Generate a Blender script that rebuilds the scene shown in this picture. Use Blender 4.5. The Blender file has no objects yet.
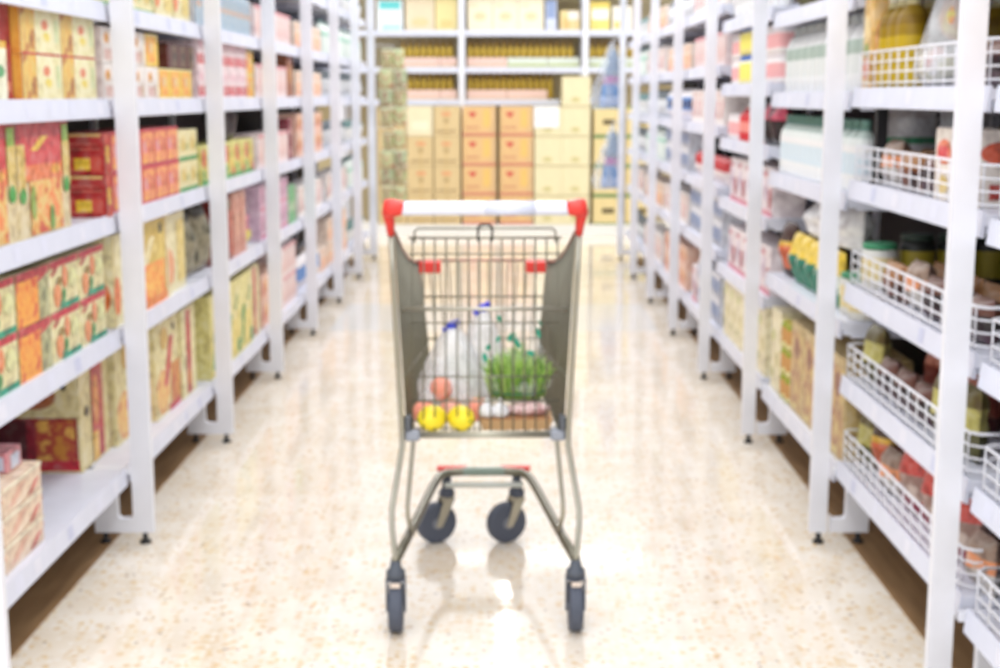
import bpy, math, random
from mathutils import Vector, Matrix
random.seed(7)
SC = bpy.context.scene
COL = SC.collection
PI = math.pi

# ------------------------------------------------------------------ camera, world, lights, exposure
CAM_Z = 1.34
cam_data = bpy.data.cameras.new('camera')
cam = bpy.data.objects.new('camera', cam_data)
COL.objects.link(cam)
cam_data.sensor_width = 36.0
cam_data.lens = 50.4
cam.location = (0, 0, CAM_Z)
cam.rotation_euler = (math.radians(90 - 9.69), 0, math.radians(0.24))
cam_data.clip_end = 60
cam_data.dof.use_dof = True            # the photograph is thrown out of focus: the lens is focused close by
cam_data.dof.focus_distance = 1.0
cam_data.dof.aperture_fstop = 10.5
SC.camera = cam

world = bpy.data.worlds.new('world')
SC.world = world
world.use_nodes = True
bg = world.node_tree.nodes['Background']
bg.inputs[0].default_value = (0.955, 0.97, 1.0, 1)
bg.inputs[1].default_value = 1.42

def area(x, y, z, sx, sy, power, col=(1.0, 0.97, 0.94)):
    l = bpy.data.lights.new('tube_or_fill', 'AREA')
    l.shape = 'RECTANGLE'; l.size = sx; l.size_y = sy; l.energy = power; l.color = col
    o = bpy.data.objects.new('tube_or_fill', l); o.location = (x, y, z); COL.objects.link(o)
    return o
for yy, pw in ((-0.6, 16), (1.4, 16), (3.4, 14), (5.4, 15), (7.4, 20)):
    area(0.0, yy, 3.0, 0.5, 1.5, pw)
area(0.0, 9.1, 3.0, 0.14, 1.2, 20)
for xx in (-3.9, 3.9): area(xx, 12.8, 3.0, 1.4, 1.0, 38)  # added fill panels off the aisle, brighten the far floor and rack
for xx in (-1.6, 1.6): area(xx, -2.6, 3.0, 0.6, 1.5, 60)  # added fill behind the camera, lifts the post faces turned to it
area(0.0, 11.3, 3.0, 0.07, 1.9, 13)
area(0.55, 12.75, 3.0, 2.3, 0.05, 9)

SC.view_settings.view_transform = 'Standard'
SC.view_settings.look = 'None'
SC.view_settings.gamma = 1.0
SC.view_settings.use_curve_mapping = False
SC.view_settings.exposure = 0.08
SC.cycles.use_denoising = True
SC.cycles.max_bounces = 8
SC.cycles.transparent_max_bounces = 16

# ------------------------------------------------------------------ materials
def s2l(c):
    c = c / 255.0
    return c / 12.92 if c <= 0.04045 else ((c + 0.055) / 1.055) ** 2.4
def lin(rgb): return (s2l(rgb[0]), s2l(rgb[1]), s2l(rgb[2]), 1)
MC = {}
def mat(rgb, rough=0.45, metal=0.0, spec=0.4):
    """plain colour with a slight procedural unevenness"""
    key = ('m', rgb, rough, metal)
    if key in MC: return MC[key]
    m = bpy.data.materials.new('paint_%d_%d_%d' % rgb)
    m.use_nodes = True
    nt = m.node_tree; b = nt.nodes['Principled BSDF']
    n = nt.nodes.new('ShaderNodeTexNoise'); n.inputs['Scale'].default_value = 14
    tc = nt.nodes.new('ShaderNodeTexCoord'); nt.links.new(tc.outputs['Object'], n.inputs['Vector'])
    r = nt.nodes.new('ShaderNodeMix'); r.data_type = 'RGBA'
    c = lin(rgb)
    r.inputs['A'].default_value = (c[0] * .93, c[1] * .93, c[2] * .93, 1)
    r.inputs['B'].default_value = (min(1, c[0] * 1.05), min(1, c[1] * 1.05), min(1, c[2] * 1.05), 1)
    nt.links.new(n.outputs['Fac'], r.inputs['Factor'])
    nt.links.new(r.outputs['Result'], b.inputs['Base Color'])
    b.inputs['Roughness'].default_value = rough
    b.inputs['Metallic'].default_value = metal
    b.inputs['Specular IOR Level'].default_value = spec
    MC[key] = m
    return m
def pic(cols, scale=16, rough=0.4):
    """printed food picture: blotches in a few colours"""
    key = ('p', tuple(cols), scale)
    if key in MC: return MC[key]
    m = bpy.data.materials.new('print'); m.use_nodes = True
    nt = m.node_tree; b = nt.nodes['Principled BSDF']
    tc = nt.nodes.new('ShaderNodeTexCoord')
    v = nt.nodes.new('ShaderNodeTexNoise'); v.inputs['Scale'].default_value = scale; v.inputs['Detail'].default_value = 2
    nt.links.new(tc.outputs['Object'], v.inputs['Vector'])
    r = nt.nodes.new('ShaderNodeValToRGB'); r.color_ramp.interpolation = 'EASE'
    e = r.color_ramp.elements
    n = len(cols)
    e[0].position = 0.34; e[0].color = lin(cols[0])
    e[1].position = 0.66; e[1].color = lin(cols[-1])
    for i in range(1, n - 1):
        k = e.new(0.34 + 0.32 * i / (n - 1)); k.color = lin(cols[i])
    nt.links.new(v.outputs['Fac'], r.inputs['Fac'])
    nt.links.new(r.outputs['Color'], b.inputs['Base Color'])
    b.inputs['Roughness'].default_value = rough
    MC[key] = m
    return m
def prn(rgb):
    """printed card or film: the base colour broken up by small darker and paler print"""
    key = ('q', rgb)
    if key in MC: return MC[key]
    m = bpy.data.materials.new('printed_%d_%d_%d' % rgb); m.use_nodes = True
    nt = m.node_tree; b = nt.nodes['Principled BSDF']
    tc = nt.nodes.new('ShaderNodeTexCoord'); n = nt.nodes.new('ShaderNodeTexNoise')
    n.inputs['Scale'].default_value = 34; n.inputs['Detail'].default_value = 2
    nt.links.new(tc.outputs['Object'], n.inputs['Vector'])
    r = nt.nodes.new('ShaderNodeValToRGB'); e = r.color_ramp.elements
    c = lin(rgb); g = (c[0] + c[1] + c[2]) / 3
    def mx(k, a, q): return tuple(max(0, min(1, (c[i] * (1 - a) + g * a) * k + q[i])) for i in range(3)) + (1,)
    e[0].position = .36; e[0].color = mx(.70 if g > .5 else .55, .1, (.02, 0, 0))
    e[1].position = .68; e[1].color = mx(1.05, .35, (.03, .03, .02))
    k = e.new(.47); k.color = mx(.92, 0, (0, 0, 0))
    nt.links.new(n.outputs['Fac'], r.inputs['Fac']); nt.links.new(r.outputs['Color'], b.inputs['Base Color'])
    b.inputs['Roughness'].default_value = .42
    MC[key] = m
    return m
def plastic(rgb, alpha, rough=0.25):
    key = ('t', rgb, alpha)
    if key in MC: return MC[key]
    m = bpy.data.materials.new('clear_plastic'); m.use_nodes = True
    nt = m.node_tree; b = nt.nodes['Principled BSDF']
    b.inputs['Base Color'].default_value = lin(rgb)
    b.inputs['Roughness'].default_value = rough
    n = nt.nodes.new('ShaderNodeTexNoise'); n.inputs['Scale'].default_value = 18
    tc = nt.nodes.new('ShaderNodeTexCoord'); nt.links.new(tc.outputs['Object'], n.inputs['Vector'])
    mr = nt.nodes.new('ShaderNodeMapRange')
    mr.inputs['From Min'].default_value = .3; mr.inputs['From Max'].default_value = .7
    mr.inputs['To Min'].default_value = max(0, alpha - .18); mr.inputs['To Max'].default_value = min(1, alpha + .18)
    nt.links.new(n.outputs['Fac'], mr.inputs['Value']); nt.links.new(mr.outputs['Result'], b.inputs['Alpha'])
    MC[key] = m
    return m

def terrazzo():
    m = bpy.data.materials.new('terrazzo'); m.use_nodes = True
    nt = m.node_tree; b = nt.nodes['Principled BSDF']; L = nt.links
    tc = nt.nodes.new('ShaderNodeTexCoord')
    big = nt.nodes.new('ShaderNodeTexNoise'); big.inputs['Scale'].default_value = 5; big.inputs['Detail'].default_value = 4
    L.new(tc.outputs['Object'], big.inputs['Vector'])
    base = nt.nodes.new('ShaderNodeValToRGB')
    e = base.color_ramp.elements
    e[0].position = .3; e[0].color = lin((228, 215, 196)); e[1].position = .7; e[1].color = lin((241, 234, 223))
    L.new(big.outputs['Fac'], base.inputs['Fac'])
    prev = base.outputs['Color']
    def chips(scale, lo, hi, col, thr, pick):
        nonlocal prev
        v = nt.nodes.new('ShaderNodeTexVoronoi'); v.inputs['Scale'].default_value = scale
        w = nt.nodes.new('ShaderNodeMapping'); w.inputs['Location'].default_value = (scale * .37, scale * .11, 0)
        L.new(tc.outputs['Object'], w.inputs['Vector']); L.new(w.outputs['Vector'], v.inputs['Vector'])
        r = nt.nodes.new('ShaderNodeMapRange'); r.inputs['From Min'].default_value = hi; r.inputs['From Max'].default_value = lo
        L.new(v.outputs['Distance'], r.inputs['Value'])
        sp = nt.nodes.new('ShaderNodeSeparateColor'); L.new(v.outputs['Color'], sp.inputs['Color'])
        g = nt.nodes.new('ShaderNodeMath'); g.operation = 'GREATER_THAN'; g.inputs[1].default_value = pick
        L.new(sp.outputs[0], g.inputs[0])
        mu = nt.nodes.new('ShaderNodeMath'); mu.operation = 'MULTIPLY'
        L.new(g.outputs[0], mu.inputs[0]); L.new(r.outputs['Result'], mu.inputs[1])
        mx = nt.nodes.new('ShaderNodeMix'); mx.data_type = 'RGBA'
        L.new(mu.outputs[0], mx.inputs['Factor']); L.new(prev, mx.inputs['A'])
        mx.inputs['B'].default_value = lin(col)
        prev = mx.outputs['Result']
    chips(38, .22, .5, (222, 196, 158), 0, .62)
    chips(47, .2, .45, (240, 234, 226), 0, .6)
    chips(52, .2, .42, (226, 200, 152), 0, .72)
    chips(36, .12, .3, (192, 164, 138), 0, .83)
    chips(44, .12, .3, (150, 130, 116), 0, .94)
    # pale joints between the slabs
    sx = nt.nodes.new('ShaderNodeSeparateXYZ'); L.new(tc.outputs['Object'], sx.inputs[0])
    L.new(prev, b.inputs['Base Color'])
    rn = nt.nodes.new('ShaderNodeMapRange')
    rn.inputs['To Min'].default_value = .05; rn.inputs['To Max'].default_value = .09
    L.new(big.outputs['Fac'], rn.inputs['Value']); L.new(rn.outputs['Result'], b.inputs['Roughness'])
    b.inputs['Specular IOR Level'].default_value = 0.5
    return m

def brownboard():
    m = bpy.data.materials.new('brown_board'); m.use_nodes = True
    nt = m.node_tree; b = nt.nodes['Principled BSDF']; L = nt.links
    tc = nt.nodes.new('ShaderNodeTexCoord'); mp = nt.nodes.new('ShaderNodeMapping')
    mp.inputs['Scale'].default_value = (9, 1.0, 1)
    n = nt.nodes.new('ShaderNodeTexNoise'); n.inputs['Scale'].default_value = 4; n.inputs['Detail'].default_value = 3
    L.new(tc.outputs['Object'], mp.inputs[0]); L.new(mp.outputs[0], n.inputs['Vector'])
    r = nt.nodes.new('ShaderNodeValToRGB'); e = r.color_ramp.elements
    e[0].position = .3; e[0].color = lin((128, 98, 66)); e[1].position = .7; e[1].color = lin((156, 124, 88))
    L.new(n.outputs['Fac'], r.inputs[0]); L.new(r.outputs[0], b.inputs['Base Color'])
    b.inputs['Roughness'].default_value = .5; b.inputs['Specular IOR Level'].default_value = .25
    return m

WHITE = mat((232, 234, 242), .4)
RAIL = mat((219, 223, 239), .35)
DECK = mat((222, 225, 238), .4)
BACK_SHADE = mat((58, 50, 48), .7)  # dark colour stands in for the shade between products
BLACK = mat((28, 28, 32), .5)
RUBBER = mat((82, 88, 102), .6)
HUB = mat((128, 132, 142), .5)
CHROME = mat((178, 176, 162), .3, .85)
CHROMED = mat((128, 126, 112), .34, .7)
RED = mat((226, 62, 54), .35)
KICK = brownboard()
FLOOR = terrazzo()

# ------------------------------------------------------------------ mesh builder
class MB:
    def __init__(s): s.v = []; s.f = []; s.m = []; s.mats = []; s.sm = []
    def mi(s, m):
        if m not in s.mats: s.mats.append(m)
        return s.mats.index(m)
    def face(s, idx, m, smooth=False): s.f.append(idx); s.m.append(s.mi(m)); s.sm.append(smooth)
    def box(s, x0, x1, y0, y1, z0, z1, m):
        b = len(s.v)
        s.v += [(x0, y0, z0), (x1, y0, z0), (x1, y1, z0), (x0, y1, z0), (x0, y0, z1), (x1, y0, z1), (x1, y1, z1), (x0, y1, z1)]
        for q in ((0, 3, 2, 1), (4, 5, 6, 7), (0, 1, 5, 4), (1, 2, 6, 5), (2, 3, 7, 6), (3, 0, 4, 7)):
            s.face([b + i for i in q], m)
    def bbox(s, x0, x1, y0, y1, z0, z1, m, r=.003, jut=0.0):
        """box with chamfered vertical and horizontal edges"""
        b = len(s.v)
        def ring(z, i):
            return [(x0 + i, y0 + r, z), (x0 + r, y0 + i, z), (x1 - r, y0 + i, z), (x1 - i, y0 + r, z),
                    (x1 - i, y1 - r, z), (x1 - r, y1 - i, z), (x0 + r, y1 - i, z), (x0 + i, y1 - r, z)]
        rr = r * .6
        for z, i in ((z0, rr), (z0 + r, 0), (z1 - r, 0), (z1, rr)): s.v += ring(z, i)
        s.face([b + i for i in range(7, -1, -1)], m)
        for k in range(3):
            for i in range(8):
                j = (i + 1) % 8
                s.face([b + k * 8 + i, b + k * 8 + j, b + k * 8 + 8 + j, b + k * 8 + 8 + i], m)
        s.face([b + 24 + i for i in range(8)], m)
    def prism(s, poly, axis, a0, a1, m):
        """poly: list of 2D; axis 'y': poly in (x,z)"""
        b = len(s.v); n = len(poly)
        for a in (a0, a1):
            for p, q in poly:
                s.v.append((p, a, q) if axis == 'y' else (a, p, q) if axis == 'x' else (p, q, a))
        s.face([b + i for i in range(n)], m); s.face([b + n + i for i in range(n - 1, -1, -1)], m)
        for i in range(n):
            j = (i + 1) % n
            s.face([b + j, b + i, b + n + i, b + n + j], m)
    def tube(s, pts, r, m, n=6, closed=False, radii=None):
        pts = [Vector(p) for p in pts]; b = len(s.v); N = len(pts)
        up = Vector((0, 0, 1)); prev = None
        for i, p in enumerate(pts):
            if closed: t = pts[(i + 1) % N] - pts[i - 1]
            elif i == 0: t = pts[1] - pts[0]
            elif i == N - 1: t = pts[-1] - pts[-2]
            else: t = (pts[i + 1] - p).normalized() + (p - pts[i - 1]).normalized()
            t.normalize()
            if prev is None:
                a = up if abs(t.z) < .9 else Vector((1, 0, 0))
                prev = t.cross(a).normalized()
            u = (prev - t * prev.dot(t)).normalized(); w = t.cross(u); prev = u
            rr = radii[i] if radii else r
            for k in range(n):
                an = 2 * PI * k / n
                s.v.append(tuple(p + u * math.cos(an) * rr + w * math.sin(an) * rr))
        for i in range(N if closed else N - 1):
            i2 = (i + 1) % N
            for k in range(n):
                k2 = (k + 1) % n
                s.face([b + i * n + k, b + i * n + k2, b + i2 * n + k2, b + i2 * n + k], m, True)
        if not closed:
            s.face([b + k for k in range(n - 1, -1, -1)], m); s.face([b + (N - 1) * n + k for k in range(n)], m)
    def lathe(s, prof, m, n=14, mats=None, c=(0, 0, 0), axis='z'):
        """prof: list of (r, z); mats per segment"""
        b = len(s.v)
        for r, z in prof:
            for k in range(n):
                a = 2 * PI * k / n; x, y = r * math.cos(a), r * math.sin(a)
                p = (x, y, z) if axis == 'z' else (z, x, y) if axis == 'x' else (x, z, y)
                s.v.append((p[0] + c[0], p[1] + c[1], p[2] + c[2]))
        for i in range(len(prof) - 1):
            mm = mats[i] if mats else m
            for k in range(n):
                k2 = (k + 1) % n
                s.face([b + i * n + k, b + i * n + k2, b + (i + 1) * n + k2, b + (i + 1) * n + k], mm, True)
        s.face([b + k for k in range(n - 1, -1, -1)], mats[0] if mats else m)
        s.face([b + (len(prof) - 1) * n + k for k in range(n)], mats[-1] if mats else m)
    def blob(s, c, rx, ry, rz, m, n=14, k=9, wob=0.0, seed=0, fn=None):
        rnd = random.Random(seed); ph = [rnd.uniform(0, 6.3) for _ in range(4)]
        b = len(s.v)
        for i in range(k + 1):
            th = PI * i / k
            for j in range(n):
                a = 2 * PI * j / n
                q = 1 + wob * (math.sin(3 * a + ph[0] + 2 * th) * .5 + math.sin(5 * a + ph[1] - 3 * th) * .35 + math.sin(7 * th + ph[2]) * .3)
                x, y, z = math.sin(th) * math.cos(a) * rx * q, math.sin(th) * math.sin(a) * ry * q, math.cos(th) * rz * q
                if fn: x, y, z = fn(x, y, z)
                s.v.append((c[0] + x, c[1] + y, c[2] + z))
        for i in range(k):
            for j in range(n):
                j2 = (j + 1) % n
                s.face([b + i * n + j, b + (i + 1) * n + j, b + (i + 1) * n + j2, b + i * n + j2], m, True)
    def mesh(s, name):
        me = bpy.data.meshes.new(name); me.from_pydata(s.v, [], s.f)
        for m in s.mats: me.materials.append(m)
        me.polygons.foreach_set('material_index', s.m); me.polygons.foreach_set('use_smooth', s.sm)
        me.update()
        return me
    def build(s, name, parent=None):
        o = bpy.data.objects.new(name, s.mesh(name)); COL.objects.link(o); o.parent = parent
        return o

def tag(o, label, cat, group=None, kind=None):
    if label: o['label'] = label
    if cat: o['category'] = cat
    if group: o['group'] = group
    if kind: o['kind'] = kind
    return o
def empty(name, loc, rz=0.0):
    o = bpy.data.objects.new(name, None); o.empty_display_size = .05
    o.location = loc; o.rotation_euler = (0, 0, rz); COL.objects.link(o)
    return o
def copy_tree(o, parent=None):
    c = o.copy(); COL.objects.link(c); c.parent = parent
    for ch in o.children: copy_tree(ch, c)
    return c

# ------------------------------------------------------------------ the setting
m = MB(); m.box(-5, 5, -2, 16, -.1, 0, FLOOR); m.build('floor')['kind'] = 'structure'
m = MB(); m.box(-5, 5, 15.2, 15.4, 0, 3.4, mat((236, 236, 238), .6)); m.build('wall_back')['kind'] = 'structure'
# thin grey strip laid across the floor
m = MB(); m.box(-1.02, .88, 7.95, 9.0, 0.0, .0012, mat((224, 221, 216), .12)); m.build('trim_1')['kind'] = 'structure'

# ------------------------------------------------------------------ shelving bays
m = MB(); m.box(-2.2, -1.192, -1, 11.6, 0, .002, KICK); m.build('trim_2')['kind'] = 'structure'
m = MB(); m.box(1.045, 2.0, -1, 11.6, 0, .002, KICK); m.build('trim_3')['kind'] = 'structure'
PY = [1.58, 2.83, 4.08, 5.33, 6.58, 7.83, 9.08, 10.33, 11.55]
PYS = {-1: PY, 1: [1.70, 2.90, 4.09] + PY[3:]}
PW = {-1: .062, 1: .052}
E = {-1: 1.063, 1: .919}
SIDE = {-1: 'left', 1: 'right'}
ORD = ['first', 'second', 'third', 'fourth', 'fifth', 'sixth', 'seventh', 'eighth', 'ninth', 'tenth', 'eleventh', 'twelfth', 'thirteenth', 'fourteenth', 'fifteenth', 'sixteenth', 'seventeenth', 'eighteenth', 'nineteenth', 'twentieth']
POST_TOP = 2.35
LV = {(-1, k): [.24, .66, 1.0, 1.33, 1.60, 1.93] for k in range(0, 8)}
LV.update({(1, 0): [.25, .52, .79, 1.09, 1.36, 1.68], (1, 1): [.265, .525, .80, 1.10, 1.36, 1.68],
           (1, 2): [.24, .68, 1.06, 1.35, 1.635, 1.95], (1, 3): [.26, .575, .88, 1.15, 1.39, 1.67]})
for k in range(4, 8): LV[(1, k)] = [.25, .62, .92, 1.2, 1.48, 1.76]
BAYWORD = {0: 'nearest', 1: 'second', 2: 'third', 3: 'fourth', 4: 'fifth', 5: 'sixth', 6: 'seventh', 7: 'farthest'}
def bayword(s, k): return BAYWORD[k] if s > 0 or k == 7 else BAYWORD[k - 1]

def arc(cx, cz, r, a0, a1, n=4):
    return [(cx + r * math.cos(math.radians(a0 + (a1 - a0) * i / n)), cz + r * math.sin(math.radians(a0 + (a1 - a0) * i / n))) for i in range(n + 1)]

def upright(s, y, parent, yb):
    """flat frame: front post, foot plate with a slot, short inner leg, rear post"""
    e = E[s]; b = MB(); t = .012
    def X(d): return s * (e + d)
    def pr(poly): b.prism([(X(d), z) for d, z in poly], 'y', y - t - yb, y + t - yb, WHITE)
    pr([(0, .035), (PW[s], .035), (PW[s], POST_TOP), (0, POST_TOP)])
    pr([(.062, .035), (.178, .035), (.178, .078), (.105, .078)] + [(.062, .078)])
    pr([(.108, .078), (.178, .078), (.178, .235), (.108, .235)])
    # rounded corners of the slot
    pr([(.062, .078)] + [(.062 + .012 - .012 * math.cos(a), .078 + .012 - .012 * math.sin(a)) for a in (0, .52, 1.05, 1.57)])
    pr([(.108, .078)] + [(.108 - .012 + .012 * math.cos(a), .078 + .012 - .012 * math.sin(a)) for a in (0, .52, 1.05, 1.57)])
    pr([(.062, .215), (.108, .215), (.108, .235), (.062, .235)])
    pr([(.48, .035), (.54, .035), (.54, POST_TOP), (.48, POST_TOP)])
    o = b.build('upright', parent)
    for d in (.03, .15):
        f = MB(); f.lathe([(.017, 0), (.017, .008), (.008, .012), (.008, .036)], BLACK, 10, c=(X(d), y - yb, 0))
        f.build('levelling_foot', o)
    return o

def fence(s, y0, y1, z, yb, parent, h=.095, mt=None):
    e = E[s]; b = MB(); x = s * (e + .084); wm = mt or WHITE
    L = y1 - y0
    def path(zz):
        return [(x + s * .10, y0, zz), (x + s * .02, y0, zz), (x, y0 + .02, zz), (x, y1 - .02, zz), (x + s * .02, y1, zz), (x + s * .10, y1, zz)]
    nr = 4
    for i in range(nr):
        zz = z + .012 + (h - .012) * i / (nr - 1)
        b.tube(path(zz), .0026 if i < nr - 1 else .0038, wm, 5)
    n = int(L / .078)
    for i in range(n + 1):
        y = y0 + .02 + (L - .04) * i / n
        b.tube([(x, y, z - .002), (x, y, z + h)], .0022, wm, 5)
    return b.build('wire_fence', parent)

TAGC = [mat((222, 226, 244), .3), mat((200, 206, 232), .3), mat((228, 230, 244), .3), mat((232, 120, 170), .3)]
def bay(s, k, fenced=(), last=False):
    y0, y1 = PYS[s][k], PYS[s][k + 1]; e = E[s]
    root = empty('shelving_bay', (0, y0, 0))
    tag(root, 'white metal shelving bay, %s from camera on the %s of the aisle' % (bayword(s, k), SIDE[s]), 'shelving', 'shelving bays along the aisle')
    def X(d): return s * (e + d)
    def bx(b, d0, d1, ya, yb_, z0, z1, mt): b.box(min(X(d0), X(d1)), max(X(d0), X(d1)), ya - y0, yb_ - y0, z0, z1, mt)
    upright(s, y0, root, y0)
    if last: upright(s, y1, root, y0)
    b = MB(); bx(b, .50, .52, y0 + .016, y1 - .016, .004, POST_TOP, BACK_SHADE); b.build('back_panel', root)  # added sheet: blocks world light from behind and darkens the shelf gaps
    rnd = random.Random(k * 10 + s)
    for li, z in enumerate(LV[(s, k)]):
        b = MB(); ya, yb_ = y0 + .02, y1 - .02
        bx(b, .080, .495, ya, yb_, z - .030, z - .006, DECK)
        bx(b, .085, .11, ya, yb_, z - .046, z - .030, DECK)
        # folded hem along the deck and bracket ribs under it
        for q in (ya + .002, yb_ - .012): bx(b, .11, .49, q, q + .01, z - .055, z - .030, DECK)
        sh = b.build('shelf', root)
        r = MB()
        r.prism([(X(.080), z), (X(.076), z), (X(.070), z - .054), (X(.080), z - .056)], 'y', ya - y0, yb_ - y0, RAIL)
        n = 4
        y = ya + .06
        while y < yb_ - .1:
            c = TAGC[rnd.choice([0, 0, 1, 2, 2, 3 if (s == 1 and k == 1 and li in (3, 4)) else 1])]
            w = rnd.uniform(.035, .055)
            xx = X(.0705)
            dx = -s * .0008
            v = len(r.v)
            q0, q1 = X(.0752) + dx, X(.0712) + dx
            r.v += [(q0, y - y0, z - .008), (q0, y + w - y0, z - .008), (q1, y + w - y0, z - .044), (q1, y - y0, z - .044)]
            r.face([v, v + 1, v + 2, v + 3], c)
            y += w + rnd.uniform(.08, .3)
        r.build('price_rail', sh)
        if li in fenced: fence(s, ya + .015 - y0, yb_ - .015 - y0, z, y0, sh)
    return root
for k in range(1, 8): bay(-1, k, last=(k == 7))
bay(1, 0, fenced=(0, 1, 2, 3))
bay(1, 1, fenced=(0, 1, 2, 3, 4))
for k in range(2, 8): bay(1, k, last=(k == 7))

# ------------------------------------------------------------------ product kinds
class Kind:
    def __init__(s, name, look, cat, w, h, d, root): s.name, s.look, s.cat, s.w, s.h, s.d, s.root, s.used = name, look, cat, w, h, d, root, False
def rectpatch(b, face, w, h, d, a0, a1, c0, c1, mt, off, shape='r'):
    """patch on box face; f = aisle face (+x), s = both end faces, t = top"""
    def P(a, c, sgn=1):
        if face == 'f': return (d / 2 + off, (a - .5) * w, c * h)
        if face == 's': return ((a - .5) * d * sgn, -sgn * (w / 2 + off), c * h)
        return ((c - .5) * d, (a - .5) * w, h + off)
    for sgn in ((1, -1) if face == 's' else (1,)):
        v = len(b.v)
        if shape == 'r': pts = [(a0, c0), (a1, c0), (a1, c1), (a0, c1)]
        elif shape == 'o': pts = [((a0 + a1) / 2 + (a1 - a0) / 2 * math.cos(i * PI / 7), (c0 + c1) / 2 + (c1 - c0) / 2 * math.sin(i * PI / 7)) for i in range(14)]
        elif shape == 'd': pts = [(a0, c0), (a0 + (a1 - a0) * .4, c0), (a1, c1), (a1 - (a1 - a0) * .4, c1)]
        b.v += [P(a, c, sgn) for a, c in pts]
        b.face([v + i for i in range(len(pts))], mt)
def carton(name, look, w, h, d, base, patches, cat='box', lid=None):
    b = MB(); bm_ = base if not isinstance(base, tuple) else prn(base)
    b.bbox(-d / 2, d / 2, -w / 2, w / 2, 0, h, bm_, r=.0025)
    # lid flap seam
    b.box(-d / 2 + .004, d / 2 - .004, -.0015, .0015, h - .0005, h + .0004, mat((190, 180, 160)))
    off = .0006
    for p in patches:
        face, a0, a1, c0, c1, mt = p[:6]; shape = p[6] if len(p) > 6 else 'r'
        mt = prn(mt) if isinstance(mt, tuple) else mt
        off += .0003
        rectpatch(b, face, w, h, d, a0, a1, c0, c1, mt, off, shape)
    o = b.build(name); return Kind(name, look, cat, w, h, d, o)
def pouch(name, look, w, h, d, zones, cat='packet', seed=1, blobs=()):
    """puffed bag with crimped top and bottom, wide in y"""
    b = MB(); rnd = random.Random(seed); nu, nv = 10, 12
    mats = [(z1, prn(c) if isinstance(c, tuple) else c) for z1, c in zones]
    ph = [rnd.uniform(0, 6) for _ in range(4)]
    def pt(u, v, sg):
        bul = (max(0, math.sin(PI * u)) ** .6) * (max(0, math.sin(PI * v)) ** .45)
        bul *= 1 + .15 * math.sin(7 * u + ph[0] + 5 * v) + .1 * math.sin(13 * v + ph[1])
        x = sg * d / 2 * bul * .95 + .004 * math.sin(9 * u + ph[2]) * (1 - bul)
        pin = 1 - .06 * math.sin(PI * v) + .03 * math.sin(11 * v + ph[3])
        return (x, (u - .5) * w * pin, v * h)
    for sg in (1, -1):
        st = len(b.v)
        for j in range(nv + 1):
            for i in range(nu + 1): b.v.append(pt(i / nu, j / nv, sg))
        for j in range(nv):
            for i in range(nu):
                q = [st + j * (nu + 1) + i, st + j * (nu + 1) + i + 1, st + (j + 1) * (nu + 1) + i + 1, st + (j + 1) * (nu + 1) + i]
                fz = (j + .5) / nv; mt = next(mm for z1, mm in mats if fz <= z1 + 1e-6)
                for (ua, ub, va, vb, bmx) in blobs:
                    if ua <= (i + .5) / nu <= ub and va <= fz <= vb: mt = prn(bmx) if isinstance(bmx, tuple) else bmx
                b.face(q if sg == 1 else q[::-1], mt, True)
    o = b.build(name); return Kind(name, look, cat, w, h, d, o)
def bottle(name, look, r, h, prof, zones, capc, cap=(.35, .1), cat='bottle', n=14, capname='cap'):
    """prof: (r frac, z frac) list, zones: per-segment materials; cap: (radius frac, height frac)"""
    b = MB(); P = [(q * r, z * h) for q, z in prof]
    b.lathe(P, None, n, mats=[mat(c) if isinstance(c, tuple) else c for c in zones])
    o = b.build(name)
    c = MB(); ch = cap[1] * h; cr = cap[0] * r
    c.lathe([(cr * .9, P[-1][1] - .002), (cr, P[-1][1] + .002), (cr, P[-1][1] + ch * .85), (cr * .85, P[-1][1] + ch)], mat(capc), n)
    c.build(capname, o)
    return Kind(name, look, cat, 2 * r, P[-1][1] + ch, 2 * r, o)

BOT = [(.8, 0), (.98, .02), (1, .06), (1, .25), (1, .55), (1, .66), (.85, .76), (.45, .86), (.36, .92)]
JAR = [(.85, 0), (1, .04), (1, .2), (1, .7), (1, .8), (.85, .88)]
JUG = [(.85, 0), (1, .03), (1, .25), (1, .5), (.98, .68), (.7, .82), (.38, .9)]

Y_ = (236, 196, 62); CR = (238, 228, 176); CREAM = (240, 232, 200)
K = {}
def add(key, k): K[key] = k
add('noodle', carton('noodle_box', 'cream yellow noodle box with brown picture', .30, .113, .2, CREAM, [
    ('f', 0, 1, .0, .05, (222, 60, 60)), ('f', .0, .34, .05, 1, pic([(232, 170, 60), (226, 196, 110), (190, 120, 60)], 22)), ('f', .2, .36, .12, .55, pic([(150, 84, 50), (216, 160, 80)], 30), 'o'),
    ('f', .34, 1, .05, 1, (240, 232, 176)), ('f', .50, .68, .55, .78, (236, 130, 84), 'o'), ('f', .52, .72, .3, .5, (242, 220, 90), 'o'), ('f', .84, .94, .3, .8, (206, 220, 160)),
    ('s', 0, 1, 0, 1, (222, 120, 60)), ('s', .5, 1, 0, 1, pic([(236, 180, 80), (220, 140, 60)], 20))]))
add('redcarton', carton('red_carton', 'dark red carton', .2, .235, .2, (176, 34, 44), [
    ('s', .55, .95, .45, .6, (236, 190, 40), 'd'), ('f', .2, .8, .4, .6, (236, 190, 40)), ('f', .1, .9, .1, .2, (220, 120, 80))]))
add('greenwhite', carton('tea_box', 'small white box with green mark', .12, .12, .03, (236, 236, 206), [
    ('s', .2, .8, .5, .75, (90, 170, 110)), ('f', .15, .85, .45, .7, (90, 170, 110), 'o')]))
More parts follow.
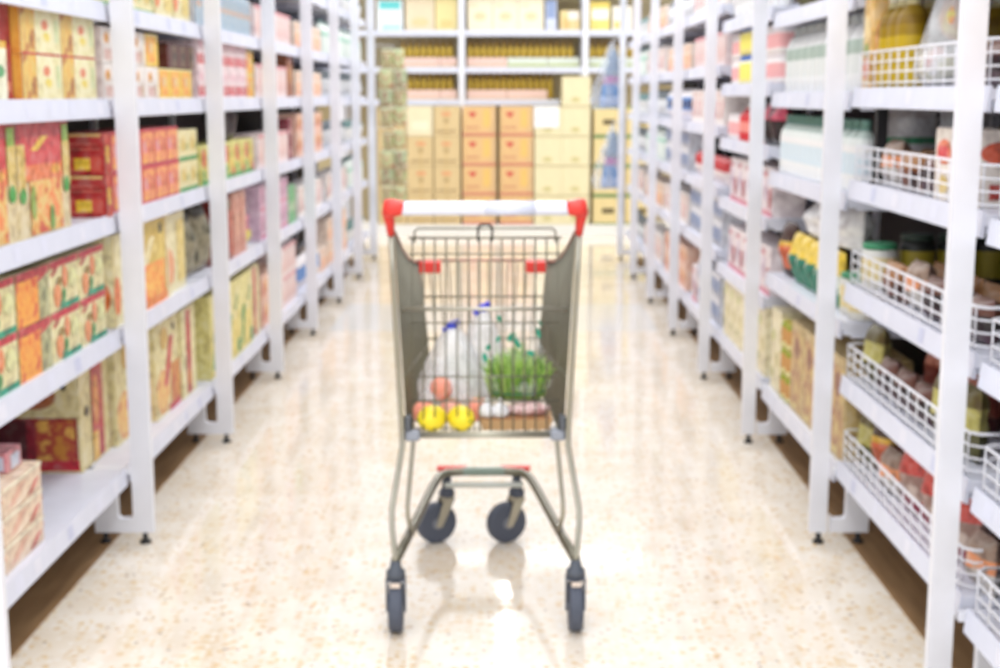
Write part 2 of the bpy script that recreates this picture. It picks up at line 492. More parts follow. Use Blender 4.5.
add('family', carton('meal_carton', 'large carton with red top and yellow logo', .40, .285, .11, (226, 208, 160), [
    ('f', 0, 1, .80, 1, (200, 60, 70)), ('f', .1, .85, .62, .86, (222, 72, 76)), ('f', .25, .6, .74, .86, (244, 204, 70), 'd'), ('f', .12, .86, .48, .62, (238, 128, 76)), ('f', .62, .82, .52, .6, (250, 180, 60), 'o'),
    ('f', .2, .82, .02, .48, pic([(236, 140, 84), (228, 200, 130), (228, 170, 90), (206, 90, 70)], 24)), ('f', .0, .14, .4, .8, (224, 192, 100)), ('f', .02, .14, .30, .44, (66, 166, 70), 'o'), ('f', .86, 1, .4, .8, (224, 196, 110)), ('f', .86, .98, .33, .48, (66, 166, 70), 'o'), ('f', .86, .98, .8, .95, (150, 190, 80)),
    ('f', .2, .3, .15, .45, (150, 180, 80), 'o'), ('f', .55, .64, .02, .25, (120, 176, 90), 'o'),
    ('s', 0, 1, .7, 1, (214, 66, 70)), ('s', .1, .8, .1, .5, pic([(236, 150, 90), (220, 200, 140)], 18))]))
add('redbadge', carton('red_carton', 'red carton with yellow badge on its end', .062, .118, .30, (186, 34, 40), [
    ('s', .72, .87, .14, .42, (246, 206, 50)), ('s', .60, .98, .1, .46, (212, 66, 44)), ('s', .72, .87, .14, .42, (246, 206, 50)), ('s', .02, .98, .94, 1, (236, 200, 120)), ('s', .55, .98, .62, .66, (222, 120, 100)), ('s', .6, .95, .74, .77, (222, 120, 100)),
    ('f', .0, 1, 0, 1, (210, 70, 50)), ('f', .2, .8, .3, .7, (240, 190, 60))]))
add('orange', carton('snack_box', 'orange box with grey green side panel', .24, .132, .16, (196, 190, 140), [
    ('f', 0, .66, 0, .84, pic([(230, 120, 50), (240, 170, 70), (214, 90, 60)], 26)), ('f', .66, 1, 0, .84, (190, 190, 140)), ('f', .78, .9, .3, .6, (150, 160, 120), 'o'), ('f', 0, 1, .84, 1, (206, 52, 66)), ('f', .5, 1, .74, .86, (214, 66, 76), 'd')]))
add('carrot', carton('soup_box', 'cream box with orange carrots and green base', .235, .132, .16, (236, 226, 170), [
    ('f', 0, 1, .86, 1, (212, 46, 70)), ('f', .0, .36, .72, .9, (224, 66, 84), 'd'), ('f', .3, 1, 0, .12, (30, 166, 130)), ('f', .1, .36, .06, .55, (240, 150, 90), 'o'), ('f', .42, .6, .4, .85, (238, 140, 90), 'o'), ('f', .38, .52, .15, .4, (70, 160, 90), 'o'), ('f', .2, .4, .5, .66, (160, 130, 60), 'o'), ('f', .64, .95, .35, .75, (232, 232, 170), 'o'), ('f', .3, .44, .03, .2, (30, 150, 110), 'o')]))
add('creamoval', carton('cereal_box', 'tall cream box with orange oval', .26, .275, .12, (240, 230, 180), [
    ('f', 0, .1, 0, 1, (222, 206, 140)), ('f', .02, .3, .12, .55, (240, 120, 50), 'o'), ('f', .5, .95, .1, .9, (238, 214, 120)), ('s', .15, .95, .12, .55, (240, 120, 50), 'o')]))
add('flatred', carton('biscuit_carton', 'large cream carton with dark red label', .30, .32, .27, (226, 210, 150), [
    ('s', 0, .96, .02, .52, (150, 24, 44)), ('s', .50, .93, .12, .50, pic([(196, 130, 50), (170, 60, 50), (220, 170, 80)], 20)), ('s', .03, .4, .14, .5, (90, 24, 34)), ('s', 0, .97, .02, .12, (196, 30, 50)), ('s', .28, .74, .6, .84, (178, 100, 50), 'o'), ('s', .78, .86, .78, .9, (50, 50, 44), 'o'),
    ('f', .12, .26, .5, .6, (80, 70, 60), 'o'), ('f', .36, .74, .03, .96, (196, 40, 56)), ('f', .4, .6, .35, .85, (230, 150, 70), 'o'), ('f', .36, .55, .02, .3, (240, 190, 70))]))
add('swirl', carton('biscuit_carton', 'cream carton with red swirl and brown biscuit', .34, .33, .22, (232, 220, 160), [
    ('f', 0, .55, .02, .5, pic([(224, 150, 90), (232, 196, 120), (206, 120, 80)], 20), 'o'), ('f', .3, .75, .3, .8, (216, 60, 74), 'd'), ('f', .2, .5, .7, .95, (222, 180, 80), 'o'), ('f', .6, 1, .02, .5, pic([(190, 90, 60), (216, 160, 80)], 18)), ('f', .5, 1, .0, .07, (206, 50, 70)), ('f', .7, .8, .85, .93, (50, 46, 40), 'o')]))
add('redstripe', carton('biscuit_carton', 'cream carton with red upright stripe', .22, .33, .22, (236, 226, 170), [
    ('f', .3, .62, .03, .97, (206, 60, 70)), ('f', .1, .2, .3, .5, (120, 140, 90), 'o'), ('f', .4, .55, .1, .3, (236, 170, 70), 'o')]))
add('corn', carton('cereal_box', 'yellow green box with corn and green leaves', .30, .33, .18, (232, 222, 140), [
    ('f', .1, .95, .05, .6, pic([(214, 190, 90), (232, 216, 130), (190, 176, 80)], 20)), ('f', .05, .45, .1, .6, (110, 176, 90), 'd'), ('f', .15, .35, .35, .6, (60, 156, 90), 'o'), ('f', .5, .95, .5, .9, (240, 232, 180), 'd'), ('f', .75, .98, .05, .22, (70, 150, 80)), ('f', .6, .9, .62, .8, (120, 170, 90), 'd')]))
add('stackbox', carton('wafer_box', 'flat pale pink wafer box', .27, .068, .15, (240, 214, 186), [
    ('f', .1, .6, .2, .75, (236, 184, 158), 'd'), ('f', .6, .95, .1, .5, (226, 120, 112), 'd'), ('s', .1, .8, .2, .7, (244, 190, 140)), ('s', .0, .25, .3, .9, (240, 120, 60), 'o'), ('t', .1, .9, .2, .7, (226, 150, 110)), ('f', 0, 1, .88, 1, (248, 240, 214))]))
add('barcode', carton('barcode_packet', 'small pink packet with blue barcode panel', .1, .05, .09, (232, 150, 160), [
    ('s', .3, .9, .1, .8, (206, 214, 236)), ('s', .5, .6, .1, .8, (110, 120, 160)), ('s', .7, .78, .1, .8, (110, 120, 160)), ('f', .2, .8, .1, .8, (206, 214, 236))], cat='packet'))
add('whitecircle', carton('milk_powder_box', 'white box with orange circle', .16, .105, .14, (242, 234, 228), [
    ('f', .1, .45, .55, .85, (246, 176, 80), 'o'), ('f', .1, .6, .1, .4, (228, 190, 180)), ('f', .62, .74, .05, .5, (196, 160, 110), 'o'), ('s', .3, .7, .5, .85, (246, 176, 80), 'o')]))
add('yellowbox', carton('custard_box', 'yellow orange box', .16, .105, .14, (248, 206, 60), [
    ('f', .05, .7, .15, .92, pic([(242, 150, 60), (246, 196, 90), (236, 130, 70)], 26)), ('f', .2, .6, .4, .75, (246, 214, 150), 'o'), ('f', 0, 1, .95, 1, (250, 240, 170)), ('s', .1, .9, .1, .9, (244, 180, 60))]))
add('darkbox', carton('chocolate_box', 'dark brown box with olive badge', .13, .085, .12, (92, 34, 30), [
    ('f', .5, 1, .05, .95, (120, 96, 72)), ('f', .6, .95, .3, .7, (56, 60, 50), 'o')]))
add('pinkpat', carton('cracker_box', 'pink red patterned box', .165, .118, .14, (222, 78, 96), [
    ('f', .06, .94, .08, .92, pic([(222, 60, 90), (240, 150, 110), (240, 180, 90), (214, 90, 100)], 30)), ('f', .15, .4, .35, .7, (240, 160, 180), 'o'), ('f', .55, .85, .3, .75, (236, 120, 90), 'o'), ('f', 0, 1, .92, 1, (226, 50, 76))]))
add('creamgreen', carton('cracker_box', 'cream box with green base', .15, .11, .14, (240, 228, 170), [
    ('f', 0, 1, 0, .14, (70, 170, 90)), ('f', .2, .7, .3, .8, (240, 214, 120), 'o'), ('f', .75, .95, .3, .6, (200, 210, 140), 'o')]))
add('bigyellow', carton('cereal_box', 'large yellow cereal box with orange picture', .42, .285, .2, (232, 206, 110), [
    ('f', .0, .8, .0, .55, pic([(242, 140, 50), (248, 200, 100), (238, 110, 50), (230, 180, 80)], 22)), ('f', .0, .85, .5, 1, pic([(226, 200, 110), (200, 170, 80), (236, 216, 140)], 14)), ('f', .1, .5, .5, .8, (244, 230, 180), 'd'), ('f', .62, .74, .8, .93, (60, 56, 44), 'o'), ('f', .85, 1, 0, 1, (240, 228, 180)), ('f', .9, .97, .1, .6, (240, 150, 80), 'o'), ('f', 0, .85, .0, .1, (244, 140, 50))]))
add('olivebag', pouch('olive_bag', 'dark olive grey bag', .24, .27, .12, [(.15, (150, 140, 110)), (.8, pic([(110, 104, 80), (150, 144, 120), (60, 62, 50)], 14)), (1, (50, 50, 40))], seed=4))
add('bluewhite', carton('milk_carton', 'blue and white striped box', .10, .165, .1, (224, 230, 236), [
    ('f', 0, .3, 0, 1, (110, 176, 214)), ('f', .55, .8, 0, .9, (110, 176, 214)), ('f', .1, .9, .45, .62, (240, 170, 110), 'o'), ('f', .3, .55, .1, .9, (240, 236, 226))]))
add('redband', carton('cracker_box', 'white pink box with red band', .20, .12, .16, (246, 222, 226), [
    ('f', 0, 1, .12, .42, (222, 60, 76)), ('f', .2, .35, .2, .4, (240, 200, 200)), ('f', .55, .75, .18, .4, (240, 190, 190)), ('f', .15, .4, .6, .85, (236, 180, 196), 'o'), ('f', .6, .8, .6, .85, (236, 180, 196), 'o')]))
add('veg', carton('vegetable_box', 'yellow green box with red vegetables', .22, .15, .16, (226, 220, 120), [
    ('f', .05, .4, .45, .95, (230, 96, 70), 'o'), ('f', 0, 1, 0, .14, (80, 176, 90)), ('f', .45, .9, .3, .8, pic([(240, 226, 130), (220, 180, 80), (110, 180, 90)], 24)), ('f', .7, .98, .06, .3, (236, 100, 70), 'o'), ('f', .1, .3, .15, .4, (110, 186, 100), 'o')]))
add('blackpack', pouch('black_packet', 'black packet with pink corner', .2, .17, .09, [(.75, (34, 28, 32)), (1, (60, 26, 40))], seed=8, blobs=((.6, 1, .6, 1, (206, 70, 100)),)))
add('redbrown', carton('spice_box', 'dark red brown tall box', .14, .265, .14, (150, 50, 46), [
    ('f', .1, .5, .05, .9, (96, 40, 36)), ('f', .55, .9, .1, .8, (206, 80, 66)), ('f', .2, .8, .8, .95, (120, 100, 70))]))
add('pinkbrown', carton('spice_box', 'tall salmon pink box', .15, .27, .14, (222, 156, 136), [
    ('f', .1, .4, .05, .95, (200, 120, 100)), ('f', .5, .9, .3, .7, (232, 180, 150), 'o')]))
add('yellowbag', pouch('snack_bag', 'yellow bag with pink and purple print', .2, .2, .11, [(.45, (226, 214, 90)), (.75, (214, 120, 150)), (1, (110, 80, 110))], seed=5, blobs=((.5, .8, .3, .7, (246, 226, 110)),)))
add('pinkwhite', carton('biscuit_box', 'pale pink box with faint red print', .15, .16, .14, (244, 226, 226), [
    ('f', .1, .6, .2, .7, pic([(244, 200, 196), (240, 224, 220), (226, 150, 150)], 22)), ('f', .7, .95, .1, .9, (236, 190, 180)), ('f', 0, 1, .9, 1, (236, 160, 170))]))
add('brownstrip', carton('cocoa_box', 'slim brown box', .09, .24, .12, (166, 96, 60), [('f', .2, .8, .3, .7, (222, 160, 90), 'o'), ('f', 0, 1, .85, 1, (140, 40, 44))]))
add('maroon', carton('cocoa_box', 'short maroon box', .12, .11, .12, (140, 50, 66), [('f', .2, .8, .2, .6, (226, 170, 170), 'o')]))
add('purplemix', carton('candy_box', 'pink purple box with dark picture', .14, .13, .14, (226, 190, 214), [
    ('f', .1, .8, .3, .9, pic([(150, 110, 140), (230, 170, 200), (110, 100, 110)], 20)), ('f', .1, .9, .05, .2, (214, 110, 150))]))
add('greenslim', carton('tea_box', 'slim bright green box', .08, .2, .12, (110, 190, 126), [('f', .2, .8, .3, .6, (220, 236, 200), 'o')]))
add('orangepink', carton('biscuit_box', 'pale peach box with orange picture', .15, .15, .14, (246, 224, 206), [
    ('f', .1, .85, .1, .6, pic([(246, 170, 120), (248, 214, 180), (232, 120, 90)], 20)), ('f', .3, .7, .7, .9, (246, 180, 130))]))
add('redor', carton('biscuit_box', 'pale orange box with red spot', .15, .12, .14, (244, 196, 172), [('f', .1, .5, .2, .8, (228, 104, 86), 'o'), ('f', .5, .9, .4, .9, (246, 190, 110), 'o')]))
add('palegreen', bottle('water_bottle', 'pale green white bottle', .04, .22, BOT, [(226, 236, 230)] * 4 + [(170, 214, 196)] + [(226, 236, 230)] * 3, (70, 110, 110)))
add('greydark', pouch('grey_packet', 'pale grey packet with slate top', .14, .18, .09, [(.7, (222, 226, 230)), (1, (84, 100, 112))], seed=12))
add('bluepack', pouch('blue_packet', 'pale packet with bright blue panel', .14, .18, .09, [(.35, (236, 232, 240)), (.75, (110, 160, 226)), (1, (240, 236, 240))], seed=13, blobs=((.6, .95, .4, .7, (60, 70, 110)),)))
add('whitejug', bottle('detergent_jug', 'white jug with grey green print', .051, .235, JUG, [(232, 234, 234)] * 2 + [(222, 226, 224), (170, 186, 176), (232, 234, 234), (232, 234, 234)], (200, 206, 206), cap=(.42, .12), cat='jug'))
add('mistbottle', bottle('milk_bottle', 'white bottle with green neck', .035, .21, BOT, [(236, 238, 238)] * 3 + [(214, 228, 236), (236, 236, 236), (226, 232, 230), (190, 206, 200), (120, 156, 144)], (110, 150, 136), cap=(.42, .1)))
add('oil', bottle('oil_bottle', 'golden cooking oil bottle', .042, .255, BOT, [(176, 150, 20)] * 2 + [(206, 176, 30), (190, 160, 24), (150, 120, 14), (130, 100, 10), (150, 120, 20), (220, 210, 160)], (238, 232, 210), cap=(.42, .09)))
add('juicecarton', carton('juice_carton', 'tall orange yellow carton', .085, .26, .1, (240, 196, 110), [
    ('f', .1, .9, .1, .35, (236, 130, 100), 'o'), ('f', .15, .85, .5, .8, (248, 220, 150), 'o'), ('f', .2, .7, .35, .5, (150, 180, 90), 'o'), ('s', .1, .9, .3, .8, (240, 170, 120), 'o')]))
add('greypack', pouch('grey_packet', 'silver grey packet with green line', .15, .22, .06, [(.5, (222, 222, 226)), (.62, (70, 160, 116)), (.85, (216, 216, 218)), (1, (196, 190, 190))], seed=21))
add('brownflat', pouch('brown_packet', 'flat brown packet', .2, .10, .07, [(.6, pic([(96, 46, 36), (140, 80, 50), (50, 30, 34)], 18)), (1, (170, 116, 62))], seed=22))
add('darkflat', pouch('dark_packet', 'dark plum packet', .16, .105, .08, [(.35, (86, 62, 76)), (.7, (40, 28, 40)), (1, (104, 58, 44))], seed=23))
add('orangebox', carton('snack_carton', 'white carton with orange flame print', .14, .17, .12, (242, 232, 220), [('f', .1, .9, .5, .85, (240, 130, 90), 'o'), ('f', .2, .7, .6, .75, (230, 60, 70)), ('f', .2, .8, .1, .35, (244, 216, 130), 'o'), ('s', .1, .9, .55, .85, (238, 110, 80), 'o'), ('s', .3, .9, .1, .3, (190, 70, 60))]))
add('darkjar', bottle('coffee_jar', 'dark jar with yellow label', .05, .155, JAR, [(36, 40, 38), (36, 40, 38), (156, 140, 40), (36, 40, 38), (36, 36, 36)], (44, 60, 50), cap=(.95, .12), cat='jar', capname='lid'))
add('whitepot', bottle('cream_pot', 'white pot with green rim', .05, .13, JAR, [(228, 226, 216)] * 2 + [(230, 214, 160)] + [(220, 220, 216)] * 2, (60, 140, 100), cap=(1.0, .12), cat='jar', capname='lid'))
add('redpouch', pouch('sauce_pouch', 'red sauce pouch with silver window', .19, .2, .1, [(.25, (150, 36, 70)), (.6, pic([(196, 170, 160), (150, 120, 110), (206, 190, 180)], 20)), (.9, (214, 84, 76)), (1, (170, 40, 50))], seed=31, blobs=((0, .25, .3, .8, (236, 120, 96)),)))
add('yellowpouch', pouch('curry_pouch', 'yellow and black curry pouch', .16, .2, .09, [(.3, (60, 44, 50)), (.65, (236, 190, 70)), (1, (80, 60, 56))], seed=32, blobs=((.6, 1, .2, .6, (226, 110, 70)),)))
add('silverpouch', pouch('silver_pouch', 'silver pouch with orange print', .15, .125, .08, [(.4, (190, 186, 182)), (.7, pic([(190, 180, 170), (232, 150, 100), (120, 110, 110)], 24)), (1, (160, 136, 120))], seed=33))
add('greenpouch', pouch('herb_pouch', 'green and gold pouch', .15, .17, .08, [(.4, (90, 88, 44)), (.75, (196, 188, 104)), (1, (110, 100, 50))], seed=34))
add('orpouch', pouch('chilli_pouch', 'salmon orange pouch', .17, .15, .1, [(.3, (90, 36, 40)), (.7, (150, 70, 56)), (1, (206, 120, 92))], seed=35))
add('bluepouch', pouch('seaweed_pouch', 'slate blue pouch with yellow strip', .15, .2, .08, [(.3, (90, 110, 130)), (.8, (70, 90, 110)), (1, (110, 124, 140))], seed=36, blobs=((0, .3, .3, .9, (236, 210, 80)),)))
add('gypouch', pouch('soap_refill', 'green white refill pouch with yellow top', .14, .18, .08, [(.22, (56, 150, 110)), (.6, (226, 234, 224)), (1, (238, 206, 60))], seed=41, blobs=((.55, .9, .1, .6, (40, 130, 110)),)))
add('whitebag', pouch('rice_bag', 'crumpled white bag', .3, .13, .16, [(1, (236, 238, 242))], seed=42))
add('olivecan', bottle('olive_can', 'olive gold can', .04, .105, JAR, [(170, 170, 60), (226, 220, 160), (200, 150, 90), (150, 160, 50), (150, 160, 60)], (200, 190, 80), cap=(.92, .04), cat='can', capname='lid'))
add('kraft', carton('kraft_carton', 'yellow brown carton with faded print', .2, .32, .2, (206, 180, 120), [
    ('f', .1, .9, .05, .9, pic([(206, 186, 120), (190, 150, 100), (160, 110, 80), (214, 196, 130)], 16)), ('f', .3, .7, .6, .85, (150, 90, 70), 'o')]))
add('creambox', carton('flour_box', 'cream box with pale green spots', .17, .31, .15, (240, 230, 190), [
    ('f', .15, .45, .6, .75, (200, 206, 110), 'o'), ('f', .5, .9, .3, .5, (226, 214, 150), 'o'), ('f', .15, .4, .15, .28, (206, 206, 130), 'o')]))
add('dotjar', bottle('spread_jar', 'yellow jar with blue lid', .045, .115, JAR, [(240, 228, 110), (236, 226, 150), (246, 236, 120), (240, 228, 130), (230, 230, 220)], (70, 110, 190), cap=(.9, .2), cat='jar', capname='lid'))
add('whitetub', bottle('white_tub', 'white tub with red spot', .048, .11, JAR, [(244, 238, 236), (244, 238, 236), (240, 180, 180), (240, 236, 236), (240, 236, 236)], (232, 226, 228), cap=(.98, .12), cat='tub', capname='lid'))
add('redsauce', bottle('sauce_bottle', 'red sauce bottle', .04, .15, BOT, [(214, 50, 56)] * 3 + [(236, 150, 140), (214, 50, 56), (200, 44, 50), (200, 44, 50), (190, 40, 50)], (240, 230, 226)))
add('pinkpack', carton('tissue_box', 'white box with pink and crimson print', .2, .19, .13, (242, 230, 234), [
    ('f', 0, 1, 0, .12, (228, 140, 156)), ('f', .1, .55, .3, .75, (226, 210, 226)), ('f', .6, .8, .15, .55, (200, 96, 112)), ('f', .86, .95, .2, .6, (206, 110, 120)), ('f', .1, .5, .8, .9, (232, 160, 176)), ('f', .2, .4, .4, .6, (190, 160, 190), 'o')]))
add('darkred', pouch('dark_red_packet', 'dark red packet', .16, .12, .09, [(1, (130, 36, 46))], seed=52))
add('bluebox', carton('soap_box', 'blue and white box', .12, .12, .12, (226, 230, 240), [('f', .1, .9, .3, .8, (90, 130, 190)), ('f', .3, .8, .1, .3, (50, 60, 100), 'o')]))
add('creamred', carton('biscuit_box', 'white box with crimson diagonal', .14, .17, .13, (244, 236, 232), [('f', .1, .9, .2, .7, (226, 120, 130), 'd'), ('f', .5, .9, .75, .95, (236, 190, 180))]))
add('tealtop', pouch('teal_packet', 'white packet with teal top', .14, .16, .08, [(.65, (236, 238, 238)), (1, (90, 140, 140))], seed=55))
add('redpk', pouch('red_packet', 'small white and red packet', .13, .13, .08, [(.5, (240, 226, 224)), (1, (210, 60, 66))], seed=56))

# ------------------------------------------------------------------ laying products on the shelves
SHELFWORD = ['bottom', 'second', 'third', 'fourth', 'fifth', 'top']
placed = {}
def put(kind, loc, rz):
    k = K[kind]
    if not k.used: k.used = True; o = k.root
    else: o = copy_tree(k.root)
    o.location = loc; o.rotation_euler = (0, 0, rz)
    return o
def row(s, k, lv, kind, y0, n=1, tiers=1, gap=.004, df=None, deep=1, rot=0.0, over=False):
    """n products side by side from y0, stacked tiers high, deep rows back from the shelf front"""
    kd = K[kind]; z = LV[(s, k)][lv] - .006
    if df is None: df = .100
    # small offsets only; things stay on the deck
    for i in range(n):
        y = y0 + kd.w / 2 + i * (kd.w + gap)
        if y + kd.w / 2 > PYS[s][k + 1] - (.016 if not over else -.4): continue
        for q in range(deep):
            for t in range(tiers):
                x = s * (E[s] + df + kd.d / 2 + q * (kd.d + .006))
                o = put(kind, (x, y + random.uniform(-.001, .001), z + t * (kd.h + .001)), (0 if s < 0 else PI) + rot)
                placed.setdefault((s, k, lv, kind), []).append((round(y, 3), q, t, o))
    return y0 + n * (kd.w + gap)

L, R = -1, 1
def on_top(s, k, lv, kind, y0, n, base, df=.10):
    kd = K[kind]
    for i in range(n):
        y = y0 + kd.w / 2 + i * (kd.w + .004)
        o = put(kind, (s * (E[s] + df + kd.d / 2), y, LV[(s, k)][lv] - .005 + base), 0 if s < 0 else PI)
        placed.setdefault((s, k, lv, kind), []).append((round(y, 3), 0, 1, o))
def across(s, k, lv, kind, y, d0, n, gap=.006, dz=0.0):
    """a rank facing down the aisle, standing side by side from depth d0 inward"""
    kd = K[kind]; z = LV[(s, k)][lv] - .006 + dz
    for i in range(n):
        x = s * (E[s] + d0 + kd.w / 2 + i * (kd.w + gap))
        o = put(kind, (x, y, z), -PI / 2)
        placed.setdefault((s, k, lv, kind), []).append((round(y + i * .001, 4), 0, 0, o))
# ---- nearest left bay (posts at 2.83 and 4.08)
row(L, 1, 3, 'noodle', 3.42, 2, 2, gap=.006)
row(L, 1, 3, 'redcarton', 3.21, 1, 1, df=.12)
row(L, 1, 3, 'greenwhite', 3.15, 1, 1, df=.084)
row(L, 1, 4, 'creamgreen', 3.3, 4, 1)
row(L, 1, 2, 'family', 2.93, 2, 1, gap=.01)
row(L, 1, 2, 'redbadge', 3.992, 1, 2, df=.078)
row(L, 1, 1, 'orange', 3.285, 1, 2)
row(L, 1, 1, 'carrot', 3.04, 1, 2)
row(L, 1, 1, 'carrot', 3.535, 2, 2, gap=.012)
row(L, 1, 0, 'stackbox', 2.845, 2, 3, df=.10)
row(L, 1, 0, 'flatred', 4.02, 1, 1, df=.19, over=True)
# ---- second left bay
row(L, 2, 4, 'creamgreen', 4.11, 4, 1); row(L, 2, 4, 'creamoval', 4.74, 2, 1)
row(L, 2, 3, 'whitecircle', 4.11, 4, 1); row(L, 2, 3, 'yellowbox', 4.77, 3, 1)
on_top(L, 2, 3, 'whitecircle', 4.11, 3, .106)
on_top(L, 2, 3, 'yellowbox', 4.606, 1, .106)
on_top(L, 2, 3, 'darkbox', 4.90, 3, .106)
row(L, 2, 2, 'pinkpat', 4.15, 5, 2, gap=.006); row(L, 2, 2, 'creamgreen', 5.01, 2, 2)
row(L, 2, 1, 'creamoval', 4.105, 1); row(L, 2, 1, 'bigyellow', 4.40, 1); row(L, 2, 1, 'creamoval', 4.83, 1, df=.11)
row(L, 2, 1, 'olivebag', 5.08, 1, over=True)
row(L, 2, 0, 'swirl', 4.33, 1, df=.17); row(L, 2, 0, 'swirl', 4.68, 1, df=.13)
row(L, 2, 0, 'redstripe', 5.03, 1, df=.12)
# ---- third left bay
row(L, 3, 4, 'bluewhite', 5.37, 11); row(L, 3, 3, 'redband', 5.37, 5, 2); row(L, 3, 3, 'yellowbox', 6.39, 1, 2)
row(L, 3, 2, 'veg', 5.37, 5); on_top(L, 3, 2, 'blackpack', 5.78, 2, .152)
row(L, 3, 1, 'olivebag', 5.37, 1); row(L, 3, 1, 'redbrown', 5.64, 2); row(L, 3, 1, 'pinkbrown', 5.95, 2); row(L, 3, 1, 'yellowbag', 6.27, 1)
row(L, 3, 0, 'corn', 5.385, 3, df=.09); row(L, 3, 0, 'redstripe', 6.31, 1, df=.10)
row(L, 3, 5, 'pinkwhite', 5.5, 6)
# ---- fourth left bay
row(L, 4, 5, 'creamred', 6.62, 8); row(L, 4, 4, 'pinkwhite', 6.62, 7); row(L, 4, 3, 'pinkwhite', 6.62, 6); row(L, 4, 3, 'brownstrip', 7.57, 2)
row(L, 4, 2, 'pinkwhite', 6.62, 6); row(L, 4, 2, 'maroon', 7.57, 1, 2)
row(L, 4, 1, 'purplemix', 6.62, 6, 2); row(L, 4, 1, 'greenslim', 7.5, 3)
row(L, 4, 0, 'redor', 6.62, 4, 2); row(L, 4, 0, 'pinkwhite', 7.25, 3, 2)
# ---- fifth to farthest left bays
row(L, 5, 5, 'bluepack', 7.87, 8); row(L, 5, 4, 'orangepink', 7.87, 8); row(L, 5, 3, 'orangepink', 7.87, 8); row(L, 5, 2, 'redor', 7.87, 8, 2)
row(L, 5, 1, 'creamred', 7.87, 7); row(L, 5, 1, 'greydark', 8.88, 1); row(L, 5, 0, 'bluepack', 7.87, 6, df=.1); row(L, 5, 0, 'orangepink', 8.74, 2)
row(L, 6, 5, 'greydark', 9.12, 8); row(L, 6, 4, 'palegreen', 9.12, 14); row(L, 6, 3, 'greydark', 9.12, 8); row(L, 6, 2, 'greydark', 9.12, 8)
row(L, 6, 1, 'creamred', 9.12, 8); row(L, 6, 0, 'orangepink', 9.12, 7, 2)
row(L, 7, 5, 'tealtop', 10.37, 8); row(L, 7, 4, 'palegreen', 10.37, 14); row(L, 7, 3, 'greydark', 10.37, 8); row(L, 7, 2, 'tealtop', 10.37, 8)
row(L, 7, 1, 'palegreen', 10.37, 14); row(L, 7, 0, 'tealtop', 10.37, 8)
# ---- nearest right bay (posts at 1.58 and 2.83): only its far end is in view
row(R, 0, 4, 'redbrown', 2.3, 2); row(R, 0, 4, 'juicecarton', 2.62, 2)
row(R, 0, 3, 'orangebox', 2.2, 4); across(R, 0, 3, 'greypack', 2.70, .25, 1)
row(R, 0, 2, 'darkflat', 2.16, 4, df=.11); row(R, 0, 2, 'greenpouch', 2.3, 3, df=.24)
row(R, 0, 1, 'darkflat', 2.15, 4, df=.11); row(R, 0, 1, 'greenpouch', 2.25, 3, df=.24)
row(R, 0, 0, 'bluepouch', 2.16, 3, df=.11); row(R, 0, 0, 'yellowpouch', 2.635, 1, df=.11)
# ---- second right bay
row(R, 1, 4, 'oil', 3.715, 3, df=.105); row(R, 1, 4, 'juicecarton', 3.97, 1, df=.095); row(R, 1, 4, 'darkflat', 3.02, 2, df=.12)
across(R, 1, 4, 'oil', 4.01, .195, 3); across(R, 1, 4, 'oil', 3.90, .195, 3)
row(R, 1, 3, 'orangebox', 3.10, 2, df=.11); row(R, 1, 3, 'darkflat', 3.40, 1, df=.11); row(R, 1, 3, 'brownflat', 3.57, 1, df=.11); row(R, 1, 3, 'silverpouch', 3.78, 1, df=.11)
across(R, 1, 3, 'greypack', 4.01, .15, 2)
row(R, 1, 3, 'brownflat', 3.3, 3, df=.2, gap=.01)
row(R, 1, 2, 'darkflat', 3.0, 3, df=.105); row(R, 1, 2, 'silverpouch', 3.50, 1, df=.11); row(R, 1, 2, 'brownflat', 3.66, 1, df=.105); row(R, 1, 2, 'whitepot', 3.94, 1, df=.10)
across(R, 1, 2, 'darkjar', 4.0, .21, 3); row(R, 1, 2, 'brownflat', 3.0, 4, df=.22)
row(R, 1, 1, 'greenpouch', 3.05, 2, df=.105); row(R, 1, 1, 'darkflat', 3.38, 3, df=.105); row(R, 1, 1, 'greenpouch', 3.88, 1, df=.11); row(R, 1, 1, 'orpouch', 3.30, 3, df=.22)
row(R, 1, 0, 'silverpouch', 2.90, 1, df=.105); row(R, 1, 0, 'redpouch', 3.06, 1, df=.11); row(R, 1, 0, 'redpouch', 3.26, 2, df=.11)
row(R, 1, 0, 'silverpouch', 3.655, 1, df=.11); row(R, 1, 0, 'yellowpouch', 3.79, 1, df=.12); row(R, 1, 0, 'greenpouch', 3.94, 1, df=.12, over=True)
row(R, 1, 0, 'orpouch', 3.1, 3, df=.24); row(R, 1, 0, 'yellowpouch', 3.75, 1, df=.24)
# ---- third right bay
row(R, 2, 4, 'darkflat', 4.3, 3); row(R, 2, 4, 'greenpouch', 4.82, 2)
row(R, 2, 3, 'whitejug', 4.105, 10, df=.11, gap=.019, over=True); row(R, 2, 2, 'mistbottle', 4.11, 14, df=.10, gap=.015)
across(R, 2, 3, 'oil', 4.16, .24, 3); across(R, 2, 2, 'greypack', 4.15, .20, 2)
row(R, 2, 1, 'whitepot', 4.12, 2, df=.11); row(R, 2, 1, 'gypouch', 4.35, 5); on_top(R, 2, 1, 'whitebag', 4.3, 2, .182)
row(R, 2, 1, 'yellowpouch', 5.12, 1, over=True); across(R, 2, 1, 'darkjar', 4.17, .22, 2)
row(R, 2, 0, 'kraft', 4.11, 4); row(R, 2, 0, 'olivecan', 4.95, 2, 3, df=.095); row(R, 2, 0, 'creambox', 5.13, 1)
